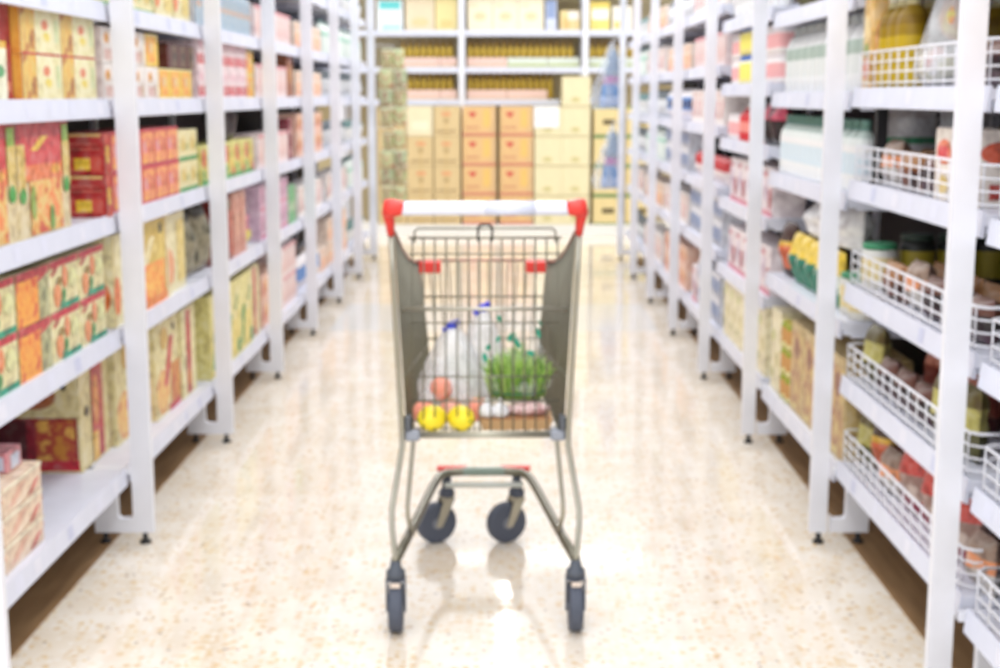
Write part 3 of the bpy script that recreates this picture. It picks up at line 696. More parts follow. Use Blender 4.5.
# ---- fourth right bay
row(R, 3, 5, 'tealtop', 5.38, 8); row(R, 3, 4, 'whitetub', 5.37, 6, 2); row(R, 3, 4, 'dotjar', 5.99, 3, 2); row(R, 3, 4, 'whitetub', 6.28, 3, 2)
row(R, 3, 3, 'blackpack', 5.37, 2); row(R, 3, 3, 'redsauce', 5.80, 5); row(R, 3, 3, 'whitetub', 6.24, 3, 1)
row(R, 3, 2, 'pinkpack', 5.37, 5); row(R, 3, 1, 'pinkpack', 5.37, 5)
row(R, 3, 0, 'creambox', 5.37, 6, df=.09)
# ---- fifth to farthest right bays
row(R, 4, 5, 'creamred', 6.62, 8); row(R, 4, 4, 'pinkwhite', 6.62, 7); row(R, 4, 3, 'creamred', 6.62, 8); row(R, 4, 2, 'redpk', 6.62, 8)
row(R, 4, 1, 'bluebox', 6.62, 9, 2); row(R, 4, 0, 'bluebox', 6.62, 6, 2); row(R, 4, 0, 'pinkpack', 7.4, 1)
row(R, 5, 5, 'greydark', 7.87, 8); row(R, 5, 4, 'orangepink', 7.87, 8); row(R, 5, 3, 'bluepack', 7.87, 8); row(R, 5, 2, 'bluebox', 7.87, 9, 2)
row(R, 5, 1, 'creamred', 7.87, 8); row(R, 5, 0, 'redor', 7.87, 7, 2)
row(R, 6, 5, 'orangepink', 9.12, 8); row(R, 6, 4, 'creamred', 9.12, 8); row(R, 6, 3, 'greydark', 9.12, 8); row(R, 6, 2, 'palegreen', 9.12, 14)
row(R, 6, 1, 'orangepink', 9.12, 8); row(R, 6, 0, 'creamred', 9.12, 8)
row(R, 7, 5, 'tealtop', 10.37, 8); row(R, 7, 4, 'palegreen', 10.37, 14); row(R, 7, 3, 'tealtop', 10.37, 8); row(R, 7, 2, 'greydark', 10.37, 8)
row(R, 7, 1, 'creamred', 10.37, 8); row(R, 7, 0, 'greydark', 10.37, 8)

# the barcode packet lies on the stack of wafer boxes
o = put('barcode', (-(E[L] + .26), 3.42, .234 + .0), 0)
tag(o, 'small pink packet with blue barcode panel behind the pale wafer stack', 'packet')
on3 = 3 * .069
o.location = (-(E[L] + .18), 3.31, .2345 + on3)

def label_products():
    for (s, k, lv, kind), lst in placed.items():
        kd = K[kind]
        ys = sorted({y for y, q, t, o in lst})
        qs = sorted({q for y, q, t, o in lst}); ts = sorted({t for y, q, t, o in lst})
        place = '%s shelf, %s %s bay' % (SHELFWORD[lv], bayword(s, k), SIDE[s])
        for y, q, t, o in lst:
            bits = [kd.look]
            if len(ts) > 1: bits[0] += ', upper' if t == ts[-1] else ', lower' if t == ts[0] and len(ts) == 2 else ', bottom' if t == ts[0] else ', middle'
            if len(qs) > 1: bits[0] += ', back row' if q else ', front row'
            if len(ys) > 1:
                i = ys.index(y)
                w = ORD[i] + ' along' if i < len(ORD) else str(i + 1) + 'th along'
                bits[0] += (',' if len(ts) == 1 and len(qs) == 1 else '') + ' ' + w
            tag(o, bits[0] + ', ' + place, kd.cat, '%s, %s' % (kd.look, place) if len(lst) > 1 else None)
label_products()

# a big clear bag of produce stands on the fenced shelf of the second right bay
def sackmesh(b, c, rx, ry, h, mt, seed, neck=.16, lean=(0, 0)):
    rnd = random.Random(seed); n, kk = 18, 12; st = len(b.v)
    ph = [rnd.uniform(0, 6) for _ in range(3)]
    for i in range(kk + 1):
        t = i / kk
        rr = (math.sin(min(1, t * 4 + .25) * PI / 2)) * (1 - t) ** .75 * 1.0 + neck * t
        for j in range(n):
            a = 2 * PI * j / n
            q = rr * (1 + .1 * math.sin(5 * a + ph[0] + 3 * t) + .06 * math.sin(9 * a + ph[1]))
            b.v.append((c[0] + rx * q * math.cos(a) + lean[0] * t, c[1] + ry * q * math.sin(a) + lean[1] * t, c[2] + h * t))
    for i in range(kk):
        for j in range(n):
            j2 = (j + 1) % n
            b.face([st + i * n + j, st + i * n + j2, st + (i + 1) * n + j2, st + (i + 1) * n + j], mt, True)
    b.face([st + j for j in range(n - 1, -1, -1)], mt)
zr = LV[(1, 1)][4] - .006
root = empty('plastic_bag', (E[R] + .185, 3.56, zr))
tag(root, 'clear plastic bag of snacks standing behind wire fence of eye-level right shelf', 'bag')
b = MB(); sackmesh(b, (0, 0, 0), .085, .14, .30, plastic((232, 236, 240), .5), 3, lean=(0, -.02)); b.build('film', root)
b = MB(); b.blob((0, -.04, .17), .04, .055, .05, pic([(224, 216, 130), (236, 170, 130), (210, 200, 140)], 20), wob=.1)
b.build('snack_packet', root)
b = MB(); b.blob((-.02, .03, .06), .045, .07, .045, pic([(236, 226, 150), (240, 236, 230), (226, 120, 120)], 20), wob=.1, seed=2)
b.build('snack_packet', root)
b = MB(); b.tube([(0, -.035, .285), (0, -.035, .30), (.0, -.035, .31)], .02, mat((240, 238, 240)), 8, radii=[.02, .012, .03]); b.build('knot', root)
# black strut inside the second right bay
o = MB(); o.box(E[R] + .115, E[R] + .145, 3.945, 3.975, LV[(1, 1)][3] - .006, LV[(1, 1)][4] - .031, BLACK)
o.box(E[R] + .105, E[R] + .155, 3.935, 3.985, LV[(1, 1)][3] - .006, LV[(1, 1)][3] + .0, BLACK)
o = o.build('support_strut'); tag(o, 'black square strut standing inside the fourth shelf, second right bay', 'strut')

# ------------------------------------------------------------------ rack across the end of the aisle
BY = 14.0
XB = [-2.85, -1.64, -.435, .778, 1.99, 3.2]
rack = empty('display_rack', (0, BY, 0))
tag(rack, 'white rack across the far end of the aisle', 'shelving')
for x in XB:
    b = MB(); b.box(x - .03, x + .03, -.01, .04, 0, 2.6, WHITE); b.box(x - .03, x + .03, .52, .56, 0, 2.6, WHITE)
    b.box(x - .02, x + .02, .04, .52, .02, .08, WHITE); b.build('upright', rack)
BZ = [1.295, 1.61, 1.965, 2.35]
for z in BZ:
    for i in range(len(XB) - 1):
        if z == 1.295 and i == 2:
            segs = [(XB[i] + .032, .53)]
        elif z == 1.295 and i == 3: continue
        else: segs = [(XB[i] + .032, XB[i + 1] - .032)]
        for x0, x1 in segs:
            b = MB(); b.box(x0, x1, .03, .52, z - .03, z - .006, DECK); sh = b.build('shelf', rack)
            b = MB(); b.box(x0, x1, .0, .03, z - .056, z, RAIL); b.build('price_rail', sh)
b = MB(); b.box(XB[0], XB[-1], .57, .59, 0, 2.6, mat((206, 190, 150), .7)); b.build('back_panel', rack)
b = MB(); b.box(XB[0], XB[-1], -.42, -.015, 0, .098, mat((236, 234, 228), .5)); b.build('plinth', rack)

def bigbox(name, look, w, h, d, base, patches):
    """cartons facing the camera"""
    b = MB(); b.bbox(-w / 2, w / 2, -d / 2, d / 2, 0, h, mat(base), r=.004)
    b.box(-w / 2 + .01, w / 2 - .01, -.02, .02, h - .0005, h + .0006, mat((214, 190, 140)))
    off = .0008
    for a0, a1, c0, c1, mt, *sh in patches:
        off += .0004; shape = sh[0] if sh else 'r'
        mt = mat(mt) if isinstance(mt, tuple) else mt; v = len(b.v)
        if shape == 'o': pts = [((a0 + a1) / 2 + (a1 - a0) / 2 * math.cos(i * PI / 7), (c0 + c1) / 2 + (c1 - c0) / 2 * math.sin(i * PI / 7)) for i in range(14)]
        elif shape == 'h':
            pts = [((a0 + a1) / 2 + (a1 - a0) / 2 * x, (c0 + c1) / 2 + (c1 - c0) / 2 * y) for x, y in ((0, -1), (.6, -.2), (1, .4), (.8, .9), (.4, 1), (0, .6), (-.4, 1), (-.8, .9), (-1, .4), (-.6, -.2))]
        else: pts = [(a0, c0), (a1, c0), (a1, c1), (a0, c1)]
        b.v += [((a - .5) * w, -d / 2 - off, c * h) for a, c in pts]
        b.face([v + i for i in range(len(pts))], mt)
    return b.build(name)
used0 = set()
def putb(o, loc, label, cat, group):
    c = o if o.name not in used0 else o.copy()
    if o.name not in used0: used0.add(o.name)
    else: COL.objects.link(c)
    c.location = loc; tag(c, label, cat, group); return c
BH = .284
tan = bigbox('shipping_carton', '', 0.267, BH - .004, .38, (214, 190, 142), [(.35, .65, .68, .8, (224, 150, 110)), (.42, .58, .42, .62, (170, 140, 100), 'o'), (.15, .85, .12, .2, (176, 150, 110)), (.48, .52, 0, 1, (212, 184, 124))])
pale = bigbox('shipping_carton', '', 0.267, BH - .004, .38, (232, 220, 184), [(.2, .8, .2, .5, (238, 230, 200))])
heart = bigbox('shipping_carton', '', 0.321, BH - .004, .38, (222, 184, 130), [(0, 1, 0, .1, (210, 136, 112)), (.18, .42, .60, .82, (206, 84, 76), 'h'), (.62, .84, .3, .9, (230, 190, 110)), (.1, .5, .25, .32, (206, 146, 112)), (.84, 1, .1, .9, (214, 180, 134))])
yel = bigbox('shipping_carton', '', 0.267, BH - .004, .38, (230, 220, 180), [(.3, .65, .12, .3, (206, 196, 140), 'o'), (0, 1, .96, 1, (218, 206, 162))])
grn = bigbox('shipping_carton', '', 0.292, BH - .004, .38, (226, 206, 150), [(0, 1, .93, 1, (120, 150, 96)), (0, 1, 0, .05, (120, 150, 96)), (.3, .7, .38, .56, (110, 96, 66))])
TIERW = ['lowest', 'second from floor', 'third from floor', 'topmost']
def column(o, x, n, look, colword, skip=()):
    for t in range(n):
        if t in skip: continue
        putb(o, (x * .972, BY - .215, .10 + t * BH), '%s, %s, %s' % (look, TIERW[t] if t < 4 else 'above the rack shelf', colword), 'carton', look + 's at the end of the aisle')
column(tan, -1.13, 4, 'tan carton', 'behind the hanging snack strips')
column(tan, -.845, 3, 'tan carton', 'left column of the two beside heart cartons')
column(tan, -.60 + .01, 4, 'tan carton', 'column touching the heart cartons')
putb(pale, (-.845 * .972, BY - .215, .10 + 3 * BH), 'pale cream carton on top of the tan cartons', 'carton', None)
column(heart, -.265, 4, 'orange brown carton with red heart', 'left heart column')
column(heart, .105, 4, 'orange brown carton with red heart', 'right heart column')
column(yel, .42, 4, 'pale yellow carton', 'column beside the heart cartons')
column(yel, .68 + .015, 5, 'pale yellow carton', 'tallest column beneath the rack post')
column(grn, 1.02, 4, 'tan carton with green edges', 'column behind blue white hanging bags')
column(grn, 1.34, 4, 'tan carton with green edges', 'column past the blue white bags')
b = MB(); b.box(-.12, .12, -.002, .002, -.10, .10, mat((244, 244, 244))); b.box(-.10, .10, -.003, -.002, -.02, .0, mat((206, 206, 206)))
o = b.build('paper_notice'); o.location = (.39, BY - .412, 1.13); tag(o, 'white paper notice on pale yellow cartons', 'notice')

# bottles in printed trays on the two rack shelves
b = MB(); b.lathe([(.026, 0), (.032, .006), (.032, .15), (.029, .19), (.015, .225), (.013, .24)], None, 8,
    mats=[mat((190, 160, 60)), mat((196, 164, 60)), mat((206, 176, 70)), mat((176, 144, 60)), mat((160, 120, 60))])
smallb = b.build('sauce_bottle')
b = MB(); b.lathe([(.015, .238), (.015, .258), (.011, .262)], mat((150, 110, 60)), 8); b.build('cap', smallb)
sb_used = [False]
def sbottle(x, y, z, label, group):
    if not sb_used[0]: sb_used[0] = True; o = smallb
    else: o = copy_tree(smallb)
    o.location = (x, y, z); tag(o, label, 'bottle', group)
for zi, z in ((0, 1.289), (1, 1.604)):
    sw = 'lower' if zi == 0 else 'upper'
    rng = [(-1.05, -.48), (-.385, .50 if zi == 0 else .73)]
    if zi == 1: rng.append((.82, 1.9))
    for ri, (x0, x1) in enumerate(rng):
        n = int((x1 - x0) / .066)
        secw = ('left of the middle post', 'right of the middle post', 'past the second post')[ri]
        for i in range(n):
            sbottle(x0 + .033 + i * .066, BY + .16, z + .003, 'golden brown sauce bottle, %s along, %s rack shelf, %s' % (ORD[i] if i < 20 else '21st', sw, secw), 'sauce bottles on the %s rack shelf' % sw)
        # trays
        x = x0; j = 0
        while x < x1 - .1:
            w = min(.40, x1 - x); green = (ri == 1 and x + w / 2 > (.22 if zi == 0 else .1)) or ri == 2
            hi = zi == 1 and ri == 0 and False
            t = MB(); c1 = (240, 206, 192) if not green else (222, 228, 214); c2 = (226, 196, 170) if not green else (190, 200, 140)
            t.box(0, w - .006, -.075, -.071, 0, .10, mat(c1)); t.box(0, w - .006, .071, .075, 0, .05, mat(c1))
            t.box(0, .003, -.071, .071, 0, .07, mat(c1)); t.box(w - .009, w - .006, -.071, .071, 0, .07, mat(c1)); t.box(0, w - .006, -.07, .07, 0, .0025, mat(c1))
            t.box(.004, w - .01, -.0765, -.075, .008, .04, mat(c2))
            o = t.build('bottle_tray'); o.location = (x, BY + .16, z)
            tag(o, '%s bottle tray, %s along, %s rack shelf, %s' % ('pale green' if green else 'pink', ORD[j], sw, secw), 'tray', 'bottle trays on the rack shelves')
            x += .40; j += 1
# top rack shelf
def topbox(x0, x1, h, base, patches, look, name='pantry_box'):
    o = bigbox(name, '', x1 - x0 - .004, h, .26, base, patches); o.location = ((x0 + x1) / 2, BY + .20, 1.959); tag(o, look, 'box'); return o
topbox(-1.27, -1.01, .30, (240, 244, 244), [(.1, .9, .70, .95, (110, 214, 214)), (.2, .9, .05, .2, (190, 226, 226))], 'white and turquoise box at the end of the top rack shelf')
topbox(-.99, -.70, .33, (234, 218, 186), [(.2, .8, .12, .4, (236, 210, 160), 'o')], 'pale apricot box beside turquoise box, top rack shelf')
topbox(-.695, -.475, .33, (238, 222, 160), [(.2, .8, .1, .35, (232, 208, 140), 'o')], 'light yellow box left of the rack post, top shelf')
for i in range(3):
    topbox(-.38 + i * .25, -.13 + i * .25, .33, (246, 236, 208), [(.25, .75, .3, .55, (226, 214, 170), 'o'), (.1, .4, .7, .8, (250, 226, 190))], 'cream box with faint oval, %s of three, top rack shelf' % ORD[i])
topbox(.385, .50, .30, (214, 220, 236), [(.1, .9, .4, 1, (150, 168, 206)), (.1, .9, 0, .12, (214, 214, 230))], 'slim blue grey box among cream boxes, top rack shelf')
topbox(.53, .73, .2, (236, 214, 156), [(.1, .5, .1, .7, (240, 196, 130), 'o'), (.4, .95, .55, .95, (246, 240, 230))], 'yellow and white box left of the second rack post, top shelf')
topbox(.82, 1.02, .28, (240, 224, 130), [(.1, .95, .4, .75, (250, 248, 240)), (0, 1, .85, 1, (240, 214, 110))], 'bright yellow box with white panel, top rack shelf')
topbox(1.04, 1.24, .24, (246, 240, 226), [(.1, .6, .1, .4, (244, 214, 130))], 'cream box past the bright yellow box, top rack shelf')

# hanging snack strips (left) and blue white bags (right), on hooks of the rack
HY = 11.72
SNACK = [pic([(120, 150, 96), (196, 200, 150), (170, 130, 100), (214, 216, 180)], 26), pic([(150, 176, 110), (206, 206, 160), (190, 130, 100)], 30), pic([(110, 140, 110), (190, 200, 160), (150, 110, 90), (220, 210, 180)], 22)]
def strip(x, z1, n, look, w, h):
    root = empty('snack_strip', (x, HY, z1)); tag(root, look, 'snack strip')
    b = MB(); dx = -E[L] - .02 - x
    b.tube([(dx, -.16, .03), (dx + .02, 0, .03), (0, 0, .03), (0, -.012, .0), (0, 0, -.012)], .003, WHITE, 6); b.box(-.012, .012, -.002, .001, -n * h, .0, mat((226, 226, 210))); b.build('hanger', root)
    for i in range(n):
        for cidx in (-1, 1):
            mt = SNACK[(i + (cidx > 0)) % 3]
            w_ = w * (.8, 1, 1, .92)[i]; o = pouch('packet', '', w_ * .52, h * 1.02, .05, [(.9, mt), (1, mat((206, 214, 180)))], seed=i * 3 + cidx + 5).root
            o.parent = root; o.rotation_euler = (0, 0, -PI / 2); o.location = (cidx * w_ * .25, -.03 - .008 * (i % 2), -(i + 1) * h + random.uniform(-.01, .01))
strip(-.93, 1.71, 4, 'upper hanging strip of green and brown snack packets beside the last left upright', .235, .158)
strip(-.93, 1.04, 4, 'lower hanging strip of green and brown snack packets beside the last left upright', .225, .15)
def bluebag(x, z1, h, w, look, seed):
    root = empty('hanging_bag', (x, HY, z1)); tag(root, look, 'bag', 'blue white bags hanging at the end of the aisle')
    def ring(bb, t0, t1, mt, seg=6, sc=1.0, sh=0.0):
        st = len(bb.v); n = 16
        for i in range(seg + 1):
            t = t0 + (t1 - t0) * i / seg; rr = (.12 + .88 * t ** .8) * (1 if t < .93 else 1 - (t - .93) * 5)
            for j in range(n):
                a = 2 * PI * j / n; q = rr * (1 + .08 * math.sin(6 * a + seed)) * sc
                bb.v.append((w / 2 * q * math.cos(a) - .05 * t + sh * rr, .07 * q * math.sin(a), -h * t))
        for i in range(seg):
            for j in range(n):
                j2 = (j + 1) % n; bb.face([st + i * n + j, st + (i + 1) * n + j, st + (i + 1) * n + j2, st + i * n + j2], mt, True)
        bb.face([st + j for j in range(n)], mt); bb.face([st + seg * n + j for j in range(n - 1, -1, -1)], mt)
    b = MB(); ring(b, 0, 1, plastic((226, 234, 246), .28)); b.build('film', root)
    for nm, t0, t1, c in (('grey_pack', .10, .5, (126, 148, 176)), ('pink_pack', .5, .62, (170, 96, 160)), ('blue_pack', .62, .8, (50, 124, 190)), ('pale_blue_pack', .8, .97, (150, 172, 212))):
        b = MB(); ring(b, t0, t1, mat(c), 4, .66, .045); b.build(nm, root)
    b = MB(); dx = E[R] + .02 - x
    b.tube([(dx, -.16, .03), (dx - .02, 0, .03), (0, 0, .03), (.0, -.012, .0), (.0, 0, -.012)], .004, WHITE, 6); b.build('hook', root)
bluebag(.875, 1.76, .54, .32, 'upper blue and white hanging bag beside the last right upright', 1)
bluebag(.885, 1.09, .53, .30, 'lower blue and white hanging bag beside the last right upright', 3)

# ------------------------------------------------------------------ shopping cart
CX, CY = -.05, 3.38
cart = empty('shopping_cart', (CX, CY, 0), math.radians(1.3))
tag(cart, 'empty-handled metal shopping cart with red handle ends standing in the aisle', 'shopping cart')
cart['label'] = 'wire shopping cart with white handle and red ends standing in the aisle'
def lerp(a, b, t): return tuple(a[i] + (b[i] - a[i]) * t for i in range(3))
# basket corners (x, y, z), local
RT = (.221, .03, 1.01)    # rear top
RB = (.198, .10, .484)     # rear bottom
FT = (.190, .76, .855)     # front top
FB = (.155, .73, .498)     # front bottom
def mir(p, s): return (p[0] * s, p[1], p[2])
WM = CHROMED; b = MB()
def side_pt(s, u, v):      # u 0 rear..1 front, v 0 bottom..1 top
    p = lerp(lerp(mir(RB, s), mir(FB, s), u), lerp(mir(RT, s), mir(FT, s), u), v)
    return (p[0], p[1], p[2] - .028 * v * math.sin(PI * min(1, u)))
for s in (-1, 1):
    b = MB()
    n = 26
    for i in range(n + 1): u = i / n; b.tube([side_pt(s, u, 0), side_pt(s, u, 1)], .0019, WM, 5)
    for v in (0, .3, .62): b.tube([side_pt(s, 0, v), side_pt(s, 1, v)], .003, WM, 5)
    b.build('side_panel', cart)
b = MB()
n = 13
for i in range(n + 1):
    t = i / n * 2 - 1
    b.tube([(FB[0] * t, FB[1], FB[2]), (FT[0] * t, FT[1], FT[2])], .0021, WM, 5)
for v in (0, .35, .7): 
    p = side_pt(1, 1, v); b.tube([mir(p, -1), p], .003, WM, 5)
b.build('front_panel', cart)
# rim: dips along the sides to the front
b = MB()
rim = [mir(RT, -1), side_pt(-1, .25, 1), side_pt(-1, .5, 1), side_pt(-1, .75, 1), side_pt(-1, .93, 1), (-FT[0] + .015, FT[1] + .005, FT[2]), (0, FT[1] + .005, FT[2]), (FT[0] - .015, FT[1] + .005, FT[2]), side_pt(1, .93, 1), side_pt(1, .75, 1), side_pt(1, .5, 1), side_pt(1, .25, 1), RT]
b.tube(rim, .0045, mat((158, 118, 104), .3, .6), 8); b.build('rim', cart)
# floor grid
b = MB()
for i in range(15):
    t = i / 14 * 2 - 1; b.tube([(RB[0] * t, RB[1], RB[2]), (FB[0] * t, FB[1], FB[2])], .0022, WM, 5)
for i in range(9):
    p = side_pt(1, i / 8, 0); b.tube([(-p[0], p[1], p[2] - .003), (p[0], p[1], p[2] - .003)], .0028 if i else .005, CHROME, 5)
b.build('basket_floor', cart)
# rear gate
GT = .995
b = MB()
gy0, gy1 = .045, .105
for i in range(14):
    t = i / 13 * 2 - 1
    b.tube([(.178 * t, gy0, GT), (.186 * t, gy1, .488)], .0023, WM, 5)
for z, r, mt in ((GT, .0032, WM), (.955, .0022, WM), (.815, .0048, CHROME), (.78, .0022, WM), (.64, .0022, WM), (.575, .003, WM), (.489, .005, CHROME)):
    t = (GT - z) / (GT - .488); w = .205 if z in (.815, .489) else .187; y = gy0 + (gy1 - gy0) * t
    b.tube([(-w, y - .004, z), (w, y - .004, z)], r, mt, 6)
b.build('rear_gate', cart)
# folded child seat frame
b = MB()
b.tube([(-.172, .03, .985), (-.172, .022, 1.012), (-.163, .02, 1.02), (.163, .02, 1.02), (.172, .022, 1.012), (.172, .03, .985)], .0028, WM, 6)
b.tube([(-.017, .02, .99), (-.017, .014, 1.022), (-.010, .012, 1.030), (.010, .012, 1.030), (.017, .014, 1.022), (.017, .02, .99)], .0035, BLACK, 6)
b.build('child_seat_frame', cart)
for s in (-1, 1):
    b = MB(); b.bbox(min(s * .125, s * .190), max(s * .125, s * .190), .70, .745, .825, .858, RED, .004); b.build('red_clip', cart)
# handle
b = MB(); b.lathe([(.017, -.2), (.0175, -.19), (.0175, .19), (.017, .2)], mat((226, 230, 244), .3), 14, c=(0, -.02, 1.072), axis='x')
h = b.build('handle_bar', cart)
b = MB(); b.lathe([(.0178, -.05), (.0178, .07)], mat((218, 224, 244), .3), 14, c=(.05, -.02, 1.0722), axis='x'); b.build('printed_sleeve', h)
for s in (-1, 1):
    b = MB()
    b.lathe([(.017, 0), (.018, .006), (.023, .03), (.021, .044), (.008, .05)] if s > 0 else [(.008, -.05), (.021, -.044), (.023, -.03), (.018, -.006), (.017, 0)], RED, 14, c=(s * .195, -.02, 1.073), axis='x')
    b.tube([(s * .234, -.018, 1.092), (s * .234, -.01, 1.062), (s * .230, .008, 1.032), (s * .229, .018, 1.005)], .016, RED, 8, radii=[.008, .015, .0115, .009])
    b.build('handle_bracket', cart)
    # side frame tube from the bracket down to the wheel
    b = MB()
    b.tube([(s * .229, .018, 1.01), (s * .226, .03, .9), (s * .212, .085, .52), (s * .211, .09, .46), (s * .236, .03, .31), (s * .236, .02, .27), (s * .228, .0, .20), (s * .227, 0, .16)], .0072, CHROME, 10)
    b.build('frame_tube', cart)
    b = MB()
    b.tube([(s * .186, .13, .505), (s * .184, .13, .47), (s * .200, .10, .30), (s * .200, .10, .27), (s * .195, .17, .205)], .006, CHROME, 10)
    b.build('inner_strut', cart)
    # corner bumper of the basket
    b = MB(); b.bbox(min(s * .166, s * .205), max(s * .166, s * .205), .09, .135, .470, .498, mat((150, 156, 168), .4), .006)
    b.bbox(min(s * .188, s * .206), max(s * .188, s * .206), .085, .12, .498, .535, mat((90, 94, 100), .4), .004); b.build('corner_bumper', cart)
# chassis
b = MB()
ch = [(-.227, 0, .185), (-.205, .14, .195), (-.15, .60, .207), (-.135, .68, .212), (-.115, .715, .215), (-.07, .725, .216), (.07, .725, .216), (.115, .715, .215), (.135, .68, .212), (.15, .60, .207), (.205, .14, .195), (.227, 0, .185)]
b.tube(ch, .0125, CHROMED, 10); b.build('chassis', cart)
b = MB(); b.box(-.062, .062, .708, .732, .212, .230, mat((140, 160, 150), .4)); b.build('chassis_plate', cart)
b = MB(); b.tube([(-.118, .70, .182), (.118, .70, .182)], .009, mat((206, 212, 206), .4), 8); b.build('crossbar', cart)
for s in (-1, 1):
    b = MB(); b.bbox(min(s * .05, s * .142), max(s * .05, s * .142), .73, .76, .216, .228, RED, .004); b.build('red_pad', cart)
def caster(x, y, yaw, top, big):
    root = empty('caster', (x, y, 0), yaw); root.parent = cart
    R_ = .0625
    w = .018 if big else .017
    # wheel trails behind the pivot along local -y
    off = -.0 if big else -.035
    b = MB(); b.lathe([(R_ * .80, -w), (R_ * .95, -w * .95), (R_, -w * .55), (R_, w * .55), (R_ * .95, w * .95), (R_ * .80, w)], RUBBER, 26, c=(0, off, R_), axis='x')
    b.lathe([(R_ * .78, -w * .8), (R_ * .78, w * .8)], HUB, 22, c=(0, off, R_), axis='x')
    b.lathe([(R_ * .28, -w * 1.12), (R_ * .28, w * 1.12)], HUB, 14, c=(0, off, R_), axis='x')
    for i in range(6):
        a = i * PI / 3
        for sg in (-1, 1): b.tube([(sg * w * .82, off + .2 * R_ * math.cos(a), R_ + .2 * R_ * math.sin(a)), (sg * w * .82, off + .74 * R_ * math.cos(a), R_ + .74 * R_ * math.sin(a))], .003, RUBBER, 5)
    b.build('wheel', root)
    b = MB(); FM = CHROME if not big else RUBBER
    for sg in (-1, 1):
        x0 = sg * (w + .005)
        b.prism([(off - .009, R_ - .010), (off + .011, R_ - .010), (.018, R_ * 2 + .012), (-.018, R_ * 2 + .012)], 'x', x0 - .002, x0 + .002, FM)
    b.box(-w - .007, w + .007, -.018, .018, R_ * 2 + .010, R_ * 2 + .016, FM)
    b.build('fork', root)
    b = MB(); b.lathe([(.020, R_ * 2 + .015), (.024, R_ * 2 + .020), (.024, R_ * 2 + .034), (.016, R_ * 2 + .040), (.012, top)], RUBBER if not big else mat((84, 90, 100), .5), 14)
    b.build('swivel_head', root)
    if big:
        b = MB(); b.box(-.012, .012, -.03, -.027, R_ * 2 - .002, R_ * 2 + .010, mat((230, 214, 200))); b.box(-.012, .012, -.027, -.017, R_ * 2 + .006, R_ * 2 + .012, mat((84, 90, 100), .5)); b.build('date_label', root)
    return root
caster(-.227, 0, 0, .185, True)
caster(.227, 0, 0, .185, True)
caster(-.112, .725, math.radians(-68), .212, False)
caster(.100, .725, math.radians(-66), .212, False)

# ------------------------------------------------------------------ groceries in the cart (world coordinates through the cart's frame)
CM = Matrix.Translation((CX, CY, 0)) @ Matrix.Rotation(math.radians(1.3), 4, 'Z')
def cw(x, y, z): return tuple(CM @ Vector((x, y, z)))
def gobj(name, b, loc, label, cat, group=None):
    o = b.build(name); o.location = cw(*loc); o.rotation_euler = (0, 0, math.radians(1.3)); tag(o, label, cat, group); return o
FZ = .487
LEM = mat((244, 222, 48), .35)
def lemon(x, y, look, rz):
    b = MB()
    def fn(X, Yy, Z): return (X * (1 + .0), Yy, Z)
    b.blob((0, 0, .034), .040, .034, .034, LEM, 18, 12, .02, 3)
    b.tube([(.036, 0, .034), (.044, 0, .034), (.048, 0, .035)], .008, LEM, 8, radii=[.013, .008, .004])
    o = gobj('lemon', b, (x, y, FZ), look, 'lemon', 'lemons in the cart'); o.rotation_euler = (0, 0, rz)
    s = MB(); s.tube([(-.038, 0, .034), (-.043, 0, .035)], .004, mat((120, 140, 50)), 6); s.build('stem', o)
lemon(-.136, .13, 'yellow lemon nearest the corner of the cart basket', .5)
lemon(-.062, .13, 'yellow lemon closer to the middle of the cart basket', 2.2)
# tomatoes / peaches in a clear bag
TOM = mat((240, 156, 134), .35)
for i, (x, y, z, w) in enumerate(((-.160, .21, .0, 'nearest the cart side'), (-.09, .24, 0, 'in the middle'), (-.02, .25, .0, 'toward the cart centre'), (-.115, .25, .056, 'on top of the others'))):
    b = MB(); b.blob((0, 0, .032), .031, .031, .032, TOM, 16, 10, .02, i)
    o = gobj('tomato', b, (x, y, FZ + z), 'salmon red tomato under the clear bag, %s' % w, 'tomato', 'tomatoes in the cart')
    b = MB()
    for k in range(5):
        a = k * 1.257; b.tube([(0, 0, .063), (.012 * math.cos(a), .012 * math.sin(a), .062)], .0018, mat((90, 150, 80)), 4)
    b.build('calyx', o)
def film(name, c, rx, ry, h, mt, seed, label, cat='bag', tie=None, lean=(0, 0), prints=()):
    root = empty(name, cw(*c), math.radians(1.3)); tag(root, label, cat)
    b = MB(); sackmesh(b, (0, 0, 0), rx, ry, h, mt, seed, neck=.10, lean=lean); b.build('film', root)
    b = MB()
    top = (lean[0], lean[1] - .004, h * 1.0)
    if tie:
        b.lathe([(.012, -.012), (.016, -.004), (.014, .006), (.008, .012)], mat(tie), 8, c=top)
        b.tube([top, (top[0] + .014, top[1] - .008, top[2] + .012), (top[0] + .02, top[1] - .01, top[2] + .004)], .005, mat(tie), 6, radii=[.007, .011, .005])
        b.tube([top, (top[0] - .016, top[1] - .008, top[2] - .012), (top[0] - .024, top[1] - .01, top[2] - .006)], .005, mat(tie), 6, radii=[.007, .010, .005])
        b.build('blue_tie', root)
    return root
W_ = plastic((246, 247, 250), .6)
film('produce_bag', (-.078, .40, FZ), .115, .15, .238, W_, 5, 'white translucent bag with blue tie, left one in the cart', tie=(50, 66, 200), lean=(-.01, -.04))
film('produce_bag', (-.00, .50, FZ), .10, .13, .272, W_, 9, 'taller white translucent bag with blue tie, behind the other', tie=(56, 60, 214), lean=(-.005, -.05))
film('clear_bag', (-.095, .245, FZ), .10, .075, .17, plastic((240, 240, 244), .22), 14, 'clear bag wrapped around the salmon tomatoes', lean=(-.02, .05))
